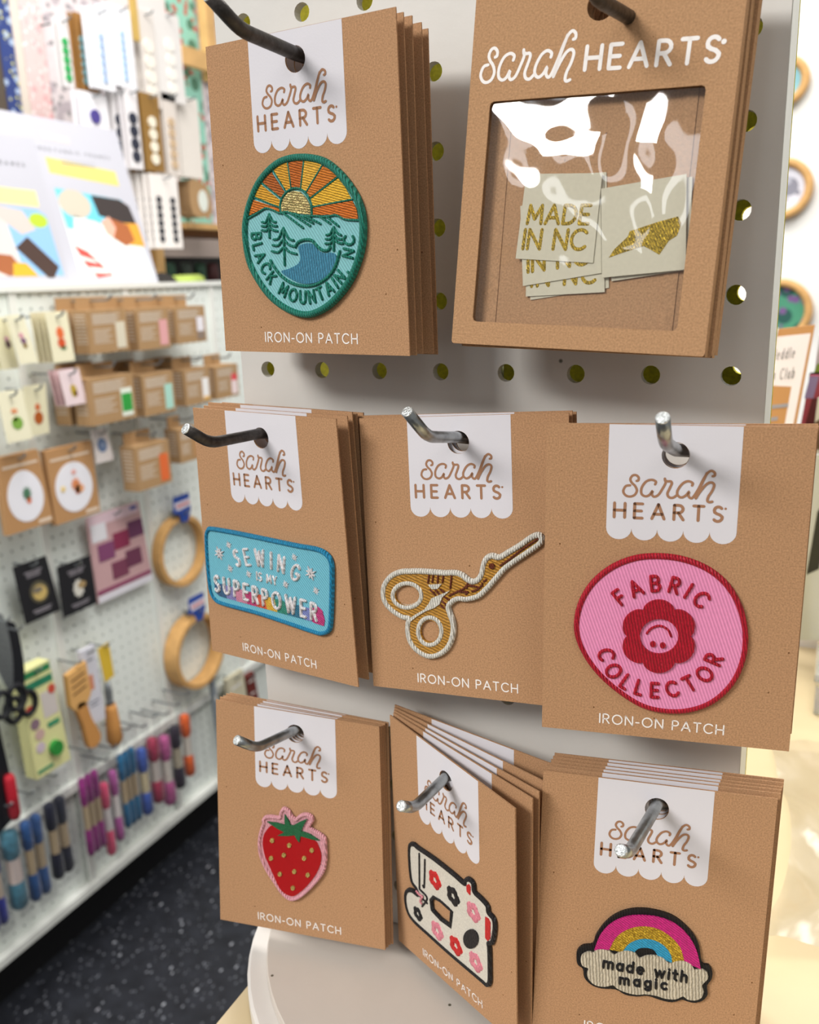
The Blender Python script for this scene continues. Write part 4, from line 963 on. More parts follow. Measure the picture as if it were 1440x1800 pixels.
# plum fabric pattern pack
r, f = card(((153, 906), (244, 886), (269, 1023), (174, 1057)), None, .9, 'fabric_pack', 'plum and pink fabric square pack between the hoops and black cards', 'fabric pack', None, '#C9A2A4', lean=1.2, th=.25)
rect(r, f, .0, .0, .96, .12, .9, 'header', '#E3C8D2'); rect(r, f, .02, .10, .3, .30, .915, 'white_label', '#E6E4EA'); rect(r, f, .8, .03, .93, .07, .92, 'blue_label', '#3E4FA0')
for (u, v, c) in ((.10, .34, '#82466E'), (.40, .27, '#8A3050'), (.70, .20, '#6B3A5C'), (.30, .60, '#7A3F56'), (.58, .53, '#703A54'), ):
    rect(r, f, u, v, u + .29, v + .2, .915, 'fabric_square', c, h=.04)
rect(r, f, 0, .86, 1, .91, .915, 'plum_stripe', '#8E4466'); rect(r, f, 0, .92, 1, 1, .915, 'white_foot', '#DFDCE4')
# black enamel pin cards
for tl, br, mot, rv, lb in ((((23, 996), (81, 978), (107, 1075), (46, 1095)), None, '#C9AE6A', .14, 'black card with a round gold pin'), (((101, 996), (159, 977), (171, 1060), (113, 1086)), None, '#D5D2C8', .2, 'black card with a white figure shaped pin')):
    r, f = card(tl, br, 1.6, 'pin_card', lb, 'pin card', 'black enamel pin cards', '#1B1B1F', lean=.8, th=.1)
    printlines(r, f, [(.25, .16, .78, .022), (.3, .20, .72, .022), (.3, .24, .7, .02), (.25, .83, .8, .02), (.3, .87, .75, .022)], 1.6, '#8F8990')
    if rv == .14:
        blob(r, f, .55, .55, .27, .19, 1.6, 'pin_ring', '#5C5643', n=14); blob(r, f, .55, .56, .2, .13, 1.64, 'pin_face', '#C9AE6A', n=14); blob(r, f, .5, .5, .14, .05, 1.68, 'pin_face', '#7C7364')
    else:
        blob(r, f, .52, .55, .15, .17, 1.6, 'pin_figure', '#D5D2C8', jag=.12); blob(r, f, .62, .5, .12, .07, 1.62, 'pin_figure', '#A88D62')
# wooden embroidery hoops
HOOPW = mat('hoop_wood', '#D2A468', .55, noise=.12, nscale=60, spec=.3)
for (px, py, rad, thk, lb) in ((318, 968, 3.45, 1.0, 'upper wooden embroidery hoop with a blue paper tag'), (340, 1142, 3.75, 1.6, 'lower wooden embroidery hoop with a blue paper tag')):
    zc, yc = gp(px, py, .8)
    r = gthing('embroidery_hoop', lb, 'embroidery hoop', 'wooden embroidery hoops', zc, yc + rad, .3)
    for nm, ra, mm in (('outer_ring', rad, HOOPW), ('inner_ring', rad - .24, HOOPW)):
        q = gmb(); n = 40; pts = []
        for k in range(n):
            a = 2 * math.pi * k / n
            for rr, tt in ((ra, .25), (ra, .25 + thk), (ra - .2, .25 + thk), (ra - .2, .25)): pts.append((zc + rr * math.cos(a), yc + rr * math.sin(a), tt))
        fs = [(4 * k + e, 4 * k + (e + 1) % 4, 4 * ((k + 1) % n) + (e + 1) % 4, 4 * ((k + 1) % n) + e) for k in range(n) for e in range(4)]
        q.add(pts, fs); gadd(r, nm, q, mm)
    tp = yc - rad
    q = gmb(); q.box((zc - .5, tp - .4, .6), (zc + .5, tp + .15, .9)); gadd(r, 'brass_clamp', q, WIRE)
    q = gmb(); q.poly([(zc - 1.15, tp - 2.1), (zc + 1.0, tp - 2.1), (zc + 1.1, tp - .5), (zc + .55, tp + .55), (zc - .3, tp + .5), (zc - .5, tp - .3), (zc - 1.3, tp - .6)], .95 + thk * .5, 1.1 + thk * .5, back=True); gadd(r, 'paper_tag', q, flatm('tag_blue', '#2B4CA0'), 'blue, white and red paper tag')
    q = gmb(); q.poly([(zc - 1.25, tp - 1.5), (zc + 1.06, tp - 1.6), (zc + 1.06, tp - .9), (zc - .9, tp - .75)], 1.1 + thk * .5, 1.12 + thk * .5); gadd(r, 'tag_band', q, flatm('tag_white', '#E4DDE6'))
    q = gmb(); q.poly([(zc - .9, tp - 1.25), (zc + .9, tp - 1.32), (zc + .9, tp - 1.15), (zc - .9, tp - 1.05)], 1.12 + thk * .5, 1.14 + thk * .5); gadd(r, 'tag_lettering', q, flatm('tag_red', '#C23A4A'))
    ghook(zc, tp - .3, 2.0, 'wire hook carrying the ' + lb)
# green and yellow notion packs
r, f = card(((34, 1184), (86, 1161), (124, 1331), (66, 1374)), None, 2.2, 'notion_pack', 'tall yellow notion pack with green header stripes and a green tool', 'pack', 'yellow notion packs', '#DDDB9E', lean=2.4, th=1.2)
rect(r, f, .02, .02, .98, .08, 2.2, 'green_stripe', '#2C7F4E'); rect(r, f, .02, .12, .98, .19, 2.2, 'green_stripe', '#2C7F5E')
rect(r, f, .5, .26, .97, .50, 2.2, 'window_picture', '#CFC6C2'); blob(r, f, .88, .26, .12, .045, 2.22, 'red_button', '#C8503F'); blob(r, f, .12, .36, .14, .045, 2.22, 'red_button', '#C23B34')
blob(r, f, .2, .50, .14, .05, 2.22, 'photo_dot', '#8C7280'); blob(r, f, .28, .61, .14, .05, 2.22, 'photo_dot', '#C9A9A2'); blob(r, f, .24, .73, .13, .05, 2.22, 'photo_dot', '#CDBCC8')
rect(r, f, .55, .55, .92, .60, 2.22, 'green_label', '#3F8F68'); blob(r, f, .62, .80, .17, .07, 2.22, 'green_tool', '#2E8B3A', h=.4); rect(r, f, .05, .93, .5, .96, 2.22, 'green_stripe', '#3F8F68')
# wooden tools
def lathe(q, z, y0, y1, off, prof, n=10):
    pts = []; 
    for (v, rr) in prof:
        for k in range(n):
            a = 2 * math.pi * k / n; pts.append((z + (v * .0) + rr * math.cos(a), y0 + (y1 - y0) * v, off + rr * math.sin(a)))
    fs = []
    for i in range(len(prof) - 1):
        for k in range(n): fs.append((i * n + k, i * n + (k + 1) % n, (i + 1) * n + (k + 1) % n, (i + 1) * n + k))
    fs.append(tuple(range(n))); fs.append(tuple((len(prof) - 1) * n + k for k in range(n))); q.add(pts, fs)
z0, y0 = gp(130, 1180, 2); z1, y1 = gp(145, 1285, 2)
r = gthing('wooden_brush', 'wide flat wooden brush with tapered handle, hung between the packs', 'brush', 'wooden handled tools', z0, y1, 2)
q = gmb(); q.poly([(z0 - .9, y0), (z0 + 1.2, y0 - .4), (z0 + 1.3, y0 + 2.5), (z0 + .7, y0 + 3.2), (z0 - .5, y0 + 3.3), (z0 - .95, y0 + 2.7)], 1.7, 2.2, back=True); gadd(r, 'brush_head', q, flatm('brush_wood', '#DBA968'))
q = gmb(); q.poly(cr([(z0 - .35, y0 + 3.0), (z0 + .6, y0 + 3.0), (z0 + 1.0, y0 + 4.6), (z0 + 1.75, y0 + 6.6), (z0 + 1.2, y0 + 7.3), (z0 + .4, y0 + 7.1), (z0 + .1, y0 + 5)], True, 3), 1.7, 2.2, back=True); gadd(r, 'handle', q, flatm('handle_wood', '#C98F50'))
q = gmb()
for i in range(3): q.poly([(z0 - .6, y0 + .6 + .6 * i), (z0 + .9, y0 + .35 + .6 * i), (z0 + .9, y0 + .5 + .6 * i), (z0 - .6, y0 + .75 + .6 * i)], 2.2, 2.22)
gadd(r, 'burnt_lettering', q, flatm('burnt', '#6B4A2A'))['kind'] = 'stuff'; ghook(z0 + .3, y0 - .6, 2.5, 'wire hook carrying the wooden brush')
z0, y0 = gp(188, 1196, 1.6)
r = gthing('wooden_awl', 'slim tool with steel shank and turned wooden handle on the right', 'hand tool', 'wooden handled tools', z0, y0 + 6, 1.6)
q = gmb(); lathe(q, z0, y0, y0 + 2.2, 1.6, [(0, .22), (.5, .34), (.9, .3), (1, .4)]); gadd(r, 'steel_shank', q, WIRE, smooth=True)
q = gmb(); lathe(q, z0 + .05, y0 + 2.2, y0 + 6.2, 1.6, [(0, .42), (.15, .52), (.5, .62), (.85, .72), (1, .4)]); gadd(r, 'handle', q, flatm('handle_wood', '#C98F50'), smooth=True)
q = gmb(); q.poly([(z0 - .75, y0 - 3.2), (z0 + .55, y0 - 3.4), (z0 + .7, y0 - .2), (z0 - .4, y0)], 1.75, 1.8, back=True); gadd(r, 'yellow_tag', q, flatm('tag_yellow', '#DDB93C')); ghook(z0, y0 - 3.2, 2.2, 'wire hook carrying the slim wooden handled tool')
# blister pack (clear + white paper)
r, f = card(((140, 1146), (166, 1134), (186, 1262), (158, 1276)), None, 1.8, 'blister_pack', 'long clear and white blister pack between brush and awl', 'pack', None, '#D4D3DC', lean=1.8, th=.4)
rect(r, f, .35, .35, .6, .55, 1.8, 'orange_print', '#D08A6A'); printlines(r, f, [(.2, .15, .8, .02), (.2, .7, .8, .02), (.2, .75, .7, .02)], 1.8, '#7f8290')
# dark scissors and tools at the left edge
SC = flatm('black_handle', '#1A1B20', .4)
for i, (px, py, lb) in enumerate(((-8, 1085, 'silver bladed scissors with black handles hanging at the left edge'), (14, 1100, 'dark seam tool hanging behind the scissors'))):
    z0, y0 = gp(px, py, 3.6 - i * 1.2); o_ = 3.6 - i * 1.2
    r = gthing('scissors' if i == 0 else 'seam_tool', lb, 'scissors' if i == 0 else 'hand tool', 'dark tools at the left edge', z0, y0 + 8, o_)
    q = gmb(); q.poly(cr([(z0 - .9, y0), (z0 + .6, y0), (z0 + .9, y0 + 3), (z0 + .6, y0 + 5.3), (z0 + .1, y0 + 5.6), (z0 - .5, y0 + 3.5)], True, 3), o_ - .15, o_, back=True); gadd(r, 'blade', q, STEEL if i == 0 else SC)
    q = gmb()
    for dz in (-.55, .75): q.tube([(z0 + dz + .75 * math.cos(a), y0 + 6.6 + .95 * math.sin(a), o_ - .1) for a in [math.radians(x) for x in range(0, 360, 30)]], .24, 6, closed=True)
    gadd(r, 'handle', q, SC); ghook(z0, y0 + .2, o_ + 1.2, 'wire hook carrying the ' + lb[:50])
z0, y0 = gp(8, 1352, 2.5)
r = gthing('marker_pack', 'black pack with red marker above the blue thread, lower left', 'pack', None, z0, y0 + 6, 2.5)
q = gmb(); q.poly([(z0 - 2.5, y0 - 4), (z0 + .1, y0 - 4.2), (z0 + .6, y0 + 4), (z0 - 2, y0 + 5)], 2.2, 2.5, back=True); gadd(r, 'black_case', q, SC)
q = gmb(); lathe(q, z0 + .1, y0 + .5, y0 + 4.2, 2.7, [(0, .3), (.1, .42), (.9, .42), (1, .3)]); gadd(r, 'red_barrel', q, flatm('marker_red', '#B3202F'), smooth=True)

# ---- hanging floss bundles : skein, folded paper band, hooks and clear bag
BAG = bpy.data.materials.new('thin_clear_bag'); BAG.use_nodes = True; nt = BAG.node_tree
for n_ in list(nt.nodes): nt.nodes.remove(n_)
fo = nt.nodes.new('ShaderNodeOutputMaterial'); mxs = nt.nodes.new('ShaderNodeMixShader'); tr = nt.nodes.new('ShaderNodeBsdfTransparent'); gl = nt.nodes.new('ShaderNodeBsdfGlossy')
tr.inputs[0].default_value = (.9, .9, .91, 1); gl.inputs['Roughness'].default_value = .2; mxs.inputs[0].default_value = .12
nt.links.new(tr.outputs[0], mxs.inputs[1]); nt.links.new(gl.outputs[0], mxs.inputs[2]); nt.links.new(mxs.outputs[0], fo.inputs[0])
def floss(x0, x1, ytop, ybot, ycut, hexc, label, n=2, off=2.6, band='#B7A487'):
    za, ya = gp(x0, ytop, off); zb = gp(x1, ytop, off)[0]; yb2 = gp((x0 + x1) / 2 + 10, ybot, off)[1]; hy = yb2 - ya
    r = gthing('floss_bundle', label, 'thread', 'thread bundles hanging low on the gondola', (za + zb) / 2, yb2, off)
    T = mat('floss_' + hexc[1:], hexc, .6, noise=.3, nscale=90, wave=(60, 0, .6, 3), sheen=.3)
    for i in range(n):
        zc = za + (zb - za) * (i + .5) / n; rr = (zb - za) / n * .49
        q = gmb(); lathe(q, zc, ya, yb2, off - .5, [(v, rr * s_) for v, s_ in ((0, .5), (.03, .95), (.3, .98), (.35, .7), (.64, .7), (.69, .95), (.95, 1.05), (1, .7))], 9)
        gadd(r, 'thread_skein', q, T, smooth=True)
        q = gmb(); lathe(q, zc, ya + hy * .35, ya + hy * .66, off - .5, [(0, rr * .78), (1, rr * .78)], 9)
        gadd(r, 'paper_band', q, flatm('band_' + band[1:], band))
    q = gmb(); q.poly([(za + .05, ya - 2.6), (zb - .05, ya - 2.6), (zb - .05, yb2 + .3), (za + .05, yb2 + .3)], off + .3, off + .31); gadd(r, 'clear_bag', q, BAG)
    ghook((za + zb) / 2, ya - 2.2, off + .2, 'wire hook carrying the ' + label)
floss(145, 180, 1374, 1502, 0, '#8E2A78', 'magenta purple thread bundle, leftmost of the lower right group', 3, 2.8)
floss(182, 196, 1382, 1508, 0, '#C9476A', 'rose red thread skein beside the magenta bundle', 1, 2.8, '#D8D2D0')
floss(198, 211, 1360, 1482, 0, '#A05290', 'mauve thread skein with white band', 1, 2.8, '#D8D2D0')
floss(213, 244, 1332, 1452, 0, '#1F6690', 'teal blue thread bundle', 3, 2.8)
floss(247, 263, 1322, 1434, 0, '#3F5AA8', 'royal blue thread skein beside the teal bundle', 1, 2.8, '#C9BC9C')
floss(266, 283, 1304, 1412, 0, '#A33652', 'crimson thread skein with pale band', 1, 2.8, '#C9C0BA')
floss(286, 303, 1300, 1416, 0, '#B65A90', 'pink violet thread skein with pale band', 1, 2.8, '#D5CFC6')
floss(306, 321, 1282, 1386, 0, '#2E2836', 'dark plum thread skein', 1, 2.8, '#B5AC98')
floss(324, 338, 1262, 1364, 0, '#E0632A', 'orange thread skein near the spinner', 1, 2.8, '#D8D0C6')
floss(84, 122, 1420, 1544, 0, '#171A2E', 'navy black thread bundle', 2, 2.8)
floss(42, 80, 1452, 1585, 0, '#274F86', 'denim blue thread bundle', 2, 2.8)
floss(8, 38, 1472, 1605, 0, '#3F7386', 'grey teal thread skein', 1, 2.8, '#D9C9C2')
floss(-30, 4, 1506, 1640, 0, '#222B8C', 'ultramarine thread bundle at the lower left corner', 2, 2.8, '#C8B8A6')
# dark packs beyond, seen left of the spinner panel
for (tl, br, c, lb) in (((372, 1188), (400, 1360), '#8B949C', 'grey blister pack beside the spinner, low'), ((398, 1196), (440, 1262), '#CFC8AE', 'cream pack behind the strawberry cards'), ((432, 1190), (456, 1232), '#6E2E28', 'dark red pack behind the strawberry cards')):
    r, f = card(tl, br, 1.6, 'notion_pack', lb, 'pack', 'packs beyond the hoops', c, lean=.6, th=.5)
    printlines(r, f, [(.2, .2, .8, .05), (.2, .6, .7, .05)], 1.6, '#E3E0DA')

# ================================================================ SIGN BOARDS on the gondola top
WB = mat('foam_board_white', '#BDBDC6', .5, spec=.3)
def signboard(z0, z1, xb, h, lean, label):
    r = empty('sign_board', w(xb, -1.76, (z0 + z1) / 2), label, 'sign', 'photo signs on the gondola top')
    n = Vector((h, 0, 0))
    L = math.hypot(h, lean)
    def mp(a, v, t):       # a along, v 0 bottom .. 1 top, t out
        return w(xb - lean * v + t * h / L, -1.76 - h * v - t * lean / L * -1 * -1, a)
    q = MB(mp); q.box((z0, 0, -.2), (z1, 1, 0)); o = q.build('board', WB, r, offset=r.location)
    def pr(name, P, hexc, t=.01, lbl=None):
        q = MB(mp); A = [(z0 + (z1 - z0) * u, v * (1.26 if v < .62 else 1)) for u, v in P]
        tris = tessellate_polygon([[Vector((a, b_, 0)) for a, b_ in A]])
        q.add([(a, b_, t) for a, b_ in A], [tuple(x) for x in tris]); o = q.build(name, flatm('ink_' + hexc[1:], hexc), r, offset=r.location)
        if lbl: o['label'] = lbl
    def tx(s, u0, u1, v, hh, wd_, hexc='#6F6F76'):
        sc = (z1 - z0)
        q = MB(lambda a, b_, t: mp(a, b_ / -h, t)); text(q, s, [(z0 + sc * u0, -v * h), (z0 + sc * u1, -v * h)], hh, wd_, .012)
        o = q.build('sign_lettering', flatm('ink_' + hexc[1:], hexc), r, offset=r.location)
    return r, pr, tx
def E_(cx, cy, rx, ry, n=14): return [(cx + rx * math.cos(2 * math.pi * k / n), cy + ry * math.sin(2 * math.pi * k / n)) for k in range(n)]
# rear sign
r, pr, tx = signboard(39.8, 56.4, -50.2, 13.6, 3.2, 'rear white photo sign with a hand writing on craft pieces, yellow bar above')
tx('FABRIC FRAMES', .50, .88, .80, .26, .055); tx('CAPTURED', .24, .47, .80, .26, .055)
for v in (.755, .73): pr('small_print', [(.52, v), (.76, v), (.76, v + .012), (.52, v + .012)], '#B9B9C0')
pr('logo_mark', [(.44, .87), (.62, .86), (.62, .90), (.44, .915)], '#D5C5C4')
pr('yellow_bar', [(.42, .53), (.9, .50), (.9, .575), (.42, .605)], '#DCCB78')
pr('photo', [(.42, .03), (.97, .03), (.93, .38), (.88, .43), (.42, .46)], '#DDE6E4', lbl='printed photo of hands crafting')
pr('photo_blue', [(.43, .27), (.97, .22), (.93, .38), (.88, .43), (.42, .46)], '#6FC6DC', .014)
pr('photo_fabric', E_(.53, .39, .11, .07), '#C9BFAE', .016); pr('photo_dark_box', [(.68, .34), (.955, .29), (.93, .40), (.87, .43), (.66, .44)], '#3C3534', .017)
pr('photo_paper', [(.44, .18), (.50, .34), (.70, .29), (.72, .10), (.50, .12)], '#EAF0EC', .016); pr('photo_disc', E_(.60, .24, .12, .075), '#E2EEEA', .018); pr('photo_disc', E_(.70, .14, .14, .08), '#E4F0EC', .019)
pr('photo_sleeve', [(.80, .20), (.97, .19), (.96, .31), (.82, .31)], '#E3A03A', .020); pr('photo_hand', [(.69, .30), (.76, .33), (.88, .30), (.90, .22), (.82, .19), (.72, .24)], '#A8623A', .021); pr('photo_fingers', [(.68, .31), (.75, .34), (.78, .28), (.74, .23), (.70, .25)], '#E2AE9A', .022)
pr('photo_spool', [(.44, .19), (.52, .16), (.66, .04), (.54, .03), (.48, .10)], '#C9524A', .020); pr('photo_thread', [(.50, .085), (.62, .075), (.64, .05), (.52, .055)], '#F2E6E2', .022); pr('photo_thread', [(.46, .14), (.56, .115), (.57, .10), (.47, .118)], '#F2E6E2', .022)
# front sign
r, pr, tx = signboard(28.6, 43.9, -48.6, 11.2, 2.0, 'front white photo sign with a brown box on blue, cut off at the left edge')
tx('IC FRAMES', .62, .89, .80, .28, .06); pr('yellow_bar', [(.55, .44), (.92, .425), (.92, .51), (.55, .52)], '#EFDf9A'.lower())
pr('photo', [(.5, .06), (.97, .05), (.95, .38), (.90, .41), (.5, .42)], '#8FBCE6', lbl='printed photo of a brown box on blue')
pr('photo_fabric', [(.62, .42), (.80, .40), (.86, .30), (.76, .27), (.64, .36)], '#CFC2BC', .014); pr('photo_lime', E_(.89, .35, .06, .04), '#B5CF3C', .016)
pr('photo_paper', [(.5, .05), (.72, .05), (.68, .36), (.60, .40), (.5, .40)], '#D9CFCB', .013); pr('photo_box', [(.70, .20), (.79, .26), (.95, .10), (.90, .04), (.86, .04)], '#4A3832', .018); pr('photo_hand', [(.55, .17), (.66, .16), (.72, .08), (.62, .05), (.55, .08)], '#A5623C', .019); pr('photo_sleeve', [(.66, .12), (.74, .12), (.80, .05), (.64, .05)], '#DDAE34', .020)

# ================================================================ BEYOND THE GONDOLA (haberdashery shelves)
def fz(px, py, X): p = onax(px, py, 0, X); return p[2], p[1]
def xmb(X): return MB(lambda a, b_, t: w(X + t, b_, a))
def panel(px0, py0, px1, py1, X, name, label, cat, group, m, th=.6, kind=None):
    ym = 120
    a0 = fz(px0, ym, X)[0]; a1 = fz(px1, ym, X)[0]; y0 = fz((px0 + px1) / 2, py0, X)[1]; y1 = fz((px0 + px1) / 2, py1, X)[1]
    r = empty(name, w(X, y1, (a0 + a1) / 2), label, cat, group)
    q = xmb(X); q.box((a0, y0, -th), (a1, y1, 0)); q.build('cloth' if cat == 'fabric' else 'body', m, r, offset=r.location)
    return r, a0, y0, a1, y1
def fabric(name, base, fg, fg2, sc, th):
    m = mat(name, base, .8, noise=.04, nscale=30, sheen=.2); nt = m.node_tree; p = nt.nodes['Principled BSDF']; tc = nt.nodes['Texture Coordinate']; prev = p.inputs['Base Color'].links[0].from_socket
    for c, s_, t_ in ((fg, sc, th), (fg2, sc * 1.7, th * .8)):
        v = nt.nodes.new('ShaderNodeTexVoronoi'); v.inputs['Scale'].default_value = s_; nt.links.new(tc.outputs['Object'], v.inputs['Vector'])
        l = nt.nodes.new('ShaderNodeMath'); l.operation = 'LESS_THAN'; l.inputs[1].default_value = t_; nt.links.new(v.outputs['Distance'], l.inputs[0])
        x = nt.nodes.new('ShaderNodeMix'); x.data_type = 'RGBA'; x.inputs['B'].default_value = (*lin(c), 1); nt.links.new(l.outputs[0], x.inputs['Factor']); nt.links.new(prev, x.inputs['A']); prev = x.outputs['Result']
    nt.links.new(prev, p.inputs['Base Color']); return m
FX = -78
NAVY = fabric('navy_floral_cloth', '#2B3F7E', '#A9BCD8', '#C9C878', 34, .34)
PINKC = fabric('pink_check_cloth', '#E3C6C4', '#E9AEB0', '#F7EDEB', 34, .34)
GREYF = fabric('grey_floral_cloth', '#DCD2D4', '#B9AEB4', '#8F8A8E', 22, .38)
TEAL = fabric('teal_floral_cloth', '#93D0BC', '#4E7F66', '#C2604E', 15, .36)
for (a, bb, c, d, nm, lb, m) in ((-30, -40, 5, 215, 'fabric_bolt', 'dark brown cloth strip at the far left edge', flatm('brown_cloth', '#5A5046')),
    (4, -40, 30, 215, 'fabric_bolt', 'navy floral fabric panel at the upper left', NAVY), (31, -40, 45, 220, 'fabric_bolt', 'plain cream fabric panel beside the navy floral', flatm('cream_cloth', '#DDD2C6')),
    (46, -40, 84, 225, 'fabric_bolt', 'pink checked fabric panel', PINKC), (85, -40, 205, 260, 'fabric_bolt', 'grey floral fabric panel behind the button cards', GREYF),
    (205, -40, 300, 330, 'fabric_bolt', 'pale blush fabric panel behind the clear button bags', flatm('blush_cloth', '#E9DDDA')), (300, -40, 352, 395, 'fabric_bolt', 'teal floral fabric panel with red flowers', TEAL), (352, -40, 420, 395, 'fabric_bolt', 'grey and red floral fabric beside the spinner', GREYF)):
    panel(a, bb, c, d, FX, nm, lb, 'fabric', 'fabric panels behind the shelves', m)
WOOD = mat('shelf_wood', '#D9AE72', .5, noise=.1, nscale=18)
fr = empty('wooden_rack', w(-77, 56, 96), 'blond wooden display rack with rails and shelves behind the gondola', 'rack')
def rk(px0, py0, px1, py1, X, name, m, th=1.5):
    ym = min(460, max(20, (py0 + py1) / 2)); a0 = fz(px0, ym, X)[0]; a1 = fz(px1, ym, X)[0]; y0 = fz((px0 + px1) / 2, py0, X)[1]; y1 = fz((px0 + px1) / 2, py1, X)[1]
    q = xmb(X); q.box((a0, y0, -th), (a1, y1, 0)); q.build(name, m, fr, offset=fr.location)
rk(364, -60, 378, 140, -76, 'post', WOOD); rk(322, 88, 380, 120, -75.5, 'rail', WOOD, .9); rk(330, 394, 430, 404, -70, 'shelf', WOOD, 7)
rk(300, 405, 440, 418, -72, 'shelf', flatm('brown_shelf', '#8A5F35'), 6); rk(262, 420, 440, 452, -70, 'shelf_front', flatm('taupe_panel', '#A2948C'), .8); rk(276, 300, 284, 500, -68, 'post', WOOD, .8); rk(234, -40, 242, 70, -62, 'post', mat('yellow_wood', '#C9A85E', .5), .5)
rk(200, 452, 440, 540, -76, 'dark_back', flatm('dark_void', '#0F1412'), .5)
# cone threads and lime bundle in the dark bay
for i, (px, c) in enumerate(((300, '#24402F'), (328, '#39443A'), (352, '#2B4736'), (374, '#4A2A2A'))):
    z0, y0 = fz(px - 9, 462, -72); z1, y1 = fz(px + 9, 500, -72)
    q = xmb(-72); lathe(q, (z0 + z1) / 2, y0, y1, 0, [(0, .5), (.1, (z1 - z0) * .42), (1, (z1 - z0) * .5)], 12); o = q.build('thread_cone', mat('cone_' + c[1:], c, .6, noise=.5, nscale=20), smooth=True)
    tag(o, ['dark green thread cone, leftmost in the dark bay', 'grey green thread cone, second in the dark bay', 'forest green thread cone, third in the dark bay', 'dark red thread cone nearest the spinner'][i], 'thread', 'thread cones in the dark bay')
z0, y0 = fz(305, 488, -64); z1, y1 = fz(352, 504, -64)
q = xmb(-64); q.tube([(z0, y1 - .5, 0), ((z0 + z1) / 2, y0 + .6, 0), (z1, y1 - .6, 0)], .9, 8); o = q.build('lime_cloth', flatm('lime', '#B6CC62'), smooth=True); tag(o, 'rolled lime green cloth lying on the gondola top', 'cloth')
z0, y0 = fz(276, 480, -63); z1, y1 = fz(312, 504, -63)
q = xmb(-63); q.poly(cr([(z0, y1), (z0 + .6, y0), (z1 - .5, y0 + .5), (z1, y1)], True, 4), -1, 0, back=True); o = q.build('dark_pouch', flatm('charcoal', '#3A3634')); tag(o, 'charcoal pouch beside the lime cloth on the gondola top', 'pouch')

# ---- button strips on pegs
def strips(px0, py0, px1, py1, X, n, body, btn, rows, label, cols=1, r_=.0, rough=.5, gap=.5, thick=.1, dotc=None):
    ym = (py0 + py1) / 2; a0 = fz(px0, ym, X)[0]; a1 = fz(px1, ym, X)[0]; y0 = fz((px0 + px1) / 2, py0, X)[1]; y1 = fz((px0 + px1) / 2, py1, X)[1]
    wd0 = (a1 - a0)
    for i in range(n):
        off = -i * gap; sh = -i * wd0 * .10
        r = empty('button_card', w(X + off, y1, (a0 + a1) / 2), label if i == 0 else f"{['second', 'third', 'fourth', 'fifth', 'sixth'][i - 1]} behind the {label}", 'button card', 'cards of buttons on pegs')
        q = xmb(X); q.box((a0 + sh, y0, off - thick), (a1 + sh, y1, off)); q.build('card_strip', mat('strip_' + body[1:], body, .5), r, offset=r.location)
        if i == 0 or n > 3:
            for c in range(cols):
                for k in range(rows):
                    zc = a0 + sh + wd0 * (c + .5) / cols; yc = y0 + (y1 - y0) * (.30 + .64 * (k + .4) / rows); rr = r_ or min(wd0 / cols * .42, (y1 - y0) * .64 / rows * .47)
                    q = xmb(X); q.poly(circ(zc, yc, rr, rr, 10), off, off + .18); q.build('button', mat('button_' + btn[1:], btn, .25, spec=.6), r, offset=r.location)
    q = xmb(X); q.tube([((a0 + a1) / 2, y0 + .4, -3), ((a0 + a1) / 2, y0 + .4, .8), ((a0 + a1) / 2, y0 + .1, 1.2)], .1, 6); o = q.build('wire_hook', WIRE); tag(o, 'wire peg carrying the ' + label, 'hook', 'pegs of the button rack')
BX = -64
strips(106, 32, 124, 152, BX, 2, '#E6E2E2', '#2FA357', 5, 'white strip of big green buttons')
strips(137, 28, 172, 160, BX, 2, '#A27540', '#7FB6C2', 6, 'brown strip with two rows of teal buttons', cols=2)
strips(161, 18, 196, 156, BX + 2, 2, '#EDEDF2', '#A9BEDC', 6, 'white strip of pale blue buttons, left one')
strips(197, 14, 234, 152, BX + 2, 3, '#EFEFF4', '#A8C4E2', 7, 'white strip of pale blue buttons, right one')
strips(248, 22, 276, 186, BX + 1, 4, '#DDD6D0', '#F3EEE2', 4, 'clear bag of pearl white buttons, left')
strips(277, 24, 320, 178, BX + 1, 3, '#E2DEDB', '#F6F2EA', 4, 'clear bag of pearl white buttons, right', cols=1)
strips(142, 164, 192, 260, BX + 1, 2, '#EAE8EC', '#4A3F8C', 2, 'white strip with purple buttons above the sign', r_=.7)
strips(200, 160, 222, 300, BX + 1, 2, '#DFDBDC', '#23283A', 4, 'white strip of black buttons, left one')
strips(223, 158, 246, 296, BX + 2, 2, '#E4E0E2', '#1E2538', 4, 'white strip of black buttons, right one')
strips(252, 166, 284, 300, BX + 2, 5, '#8E6B36', '#E9E2CF', 4, 'brown strip of pearl buttons')
strips(290, 166, 314, 308, BX + 1, 3, '#DCD3CB', '#C8AE8E', 5, 'white strip of tan buttons')
strips(316, 172, 352, 312, BX, 4, '#E3DCD4', '#DDD2C4', 0, 'plain cream ribbon cards near the teal fabric')
strips(232, 300, 268, 470, BX - 1, 3, '#A5793C', '#A5793C', 0, 'tall plain brown card stack behind the sign')
strips(268, 308, 316, 436, BX + 2, 6, '#E6E0DC', '#2A2D35', 6, 'white card of black snaps', cols=2, r_=.38)
a0, y0 = fz(334, 318, BX); a1, y1 = fz(372, 378, BX)
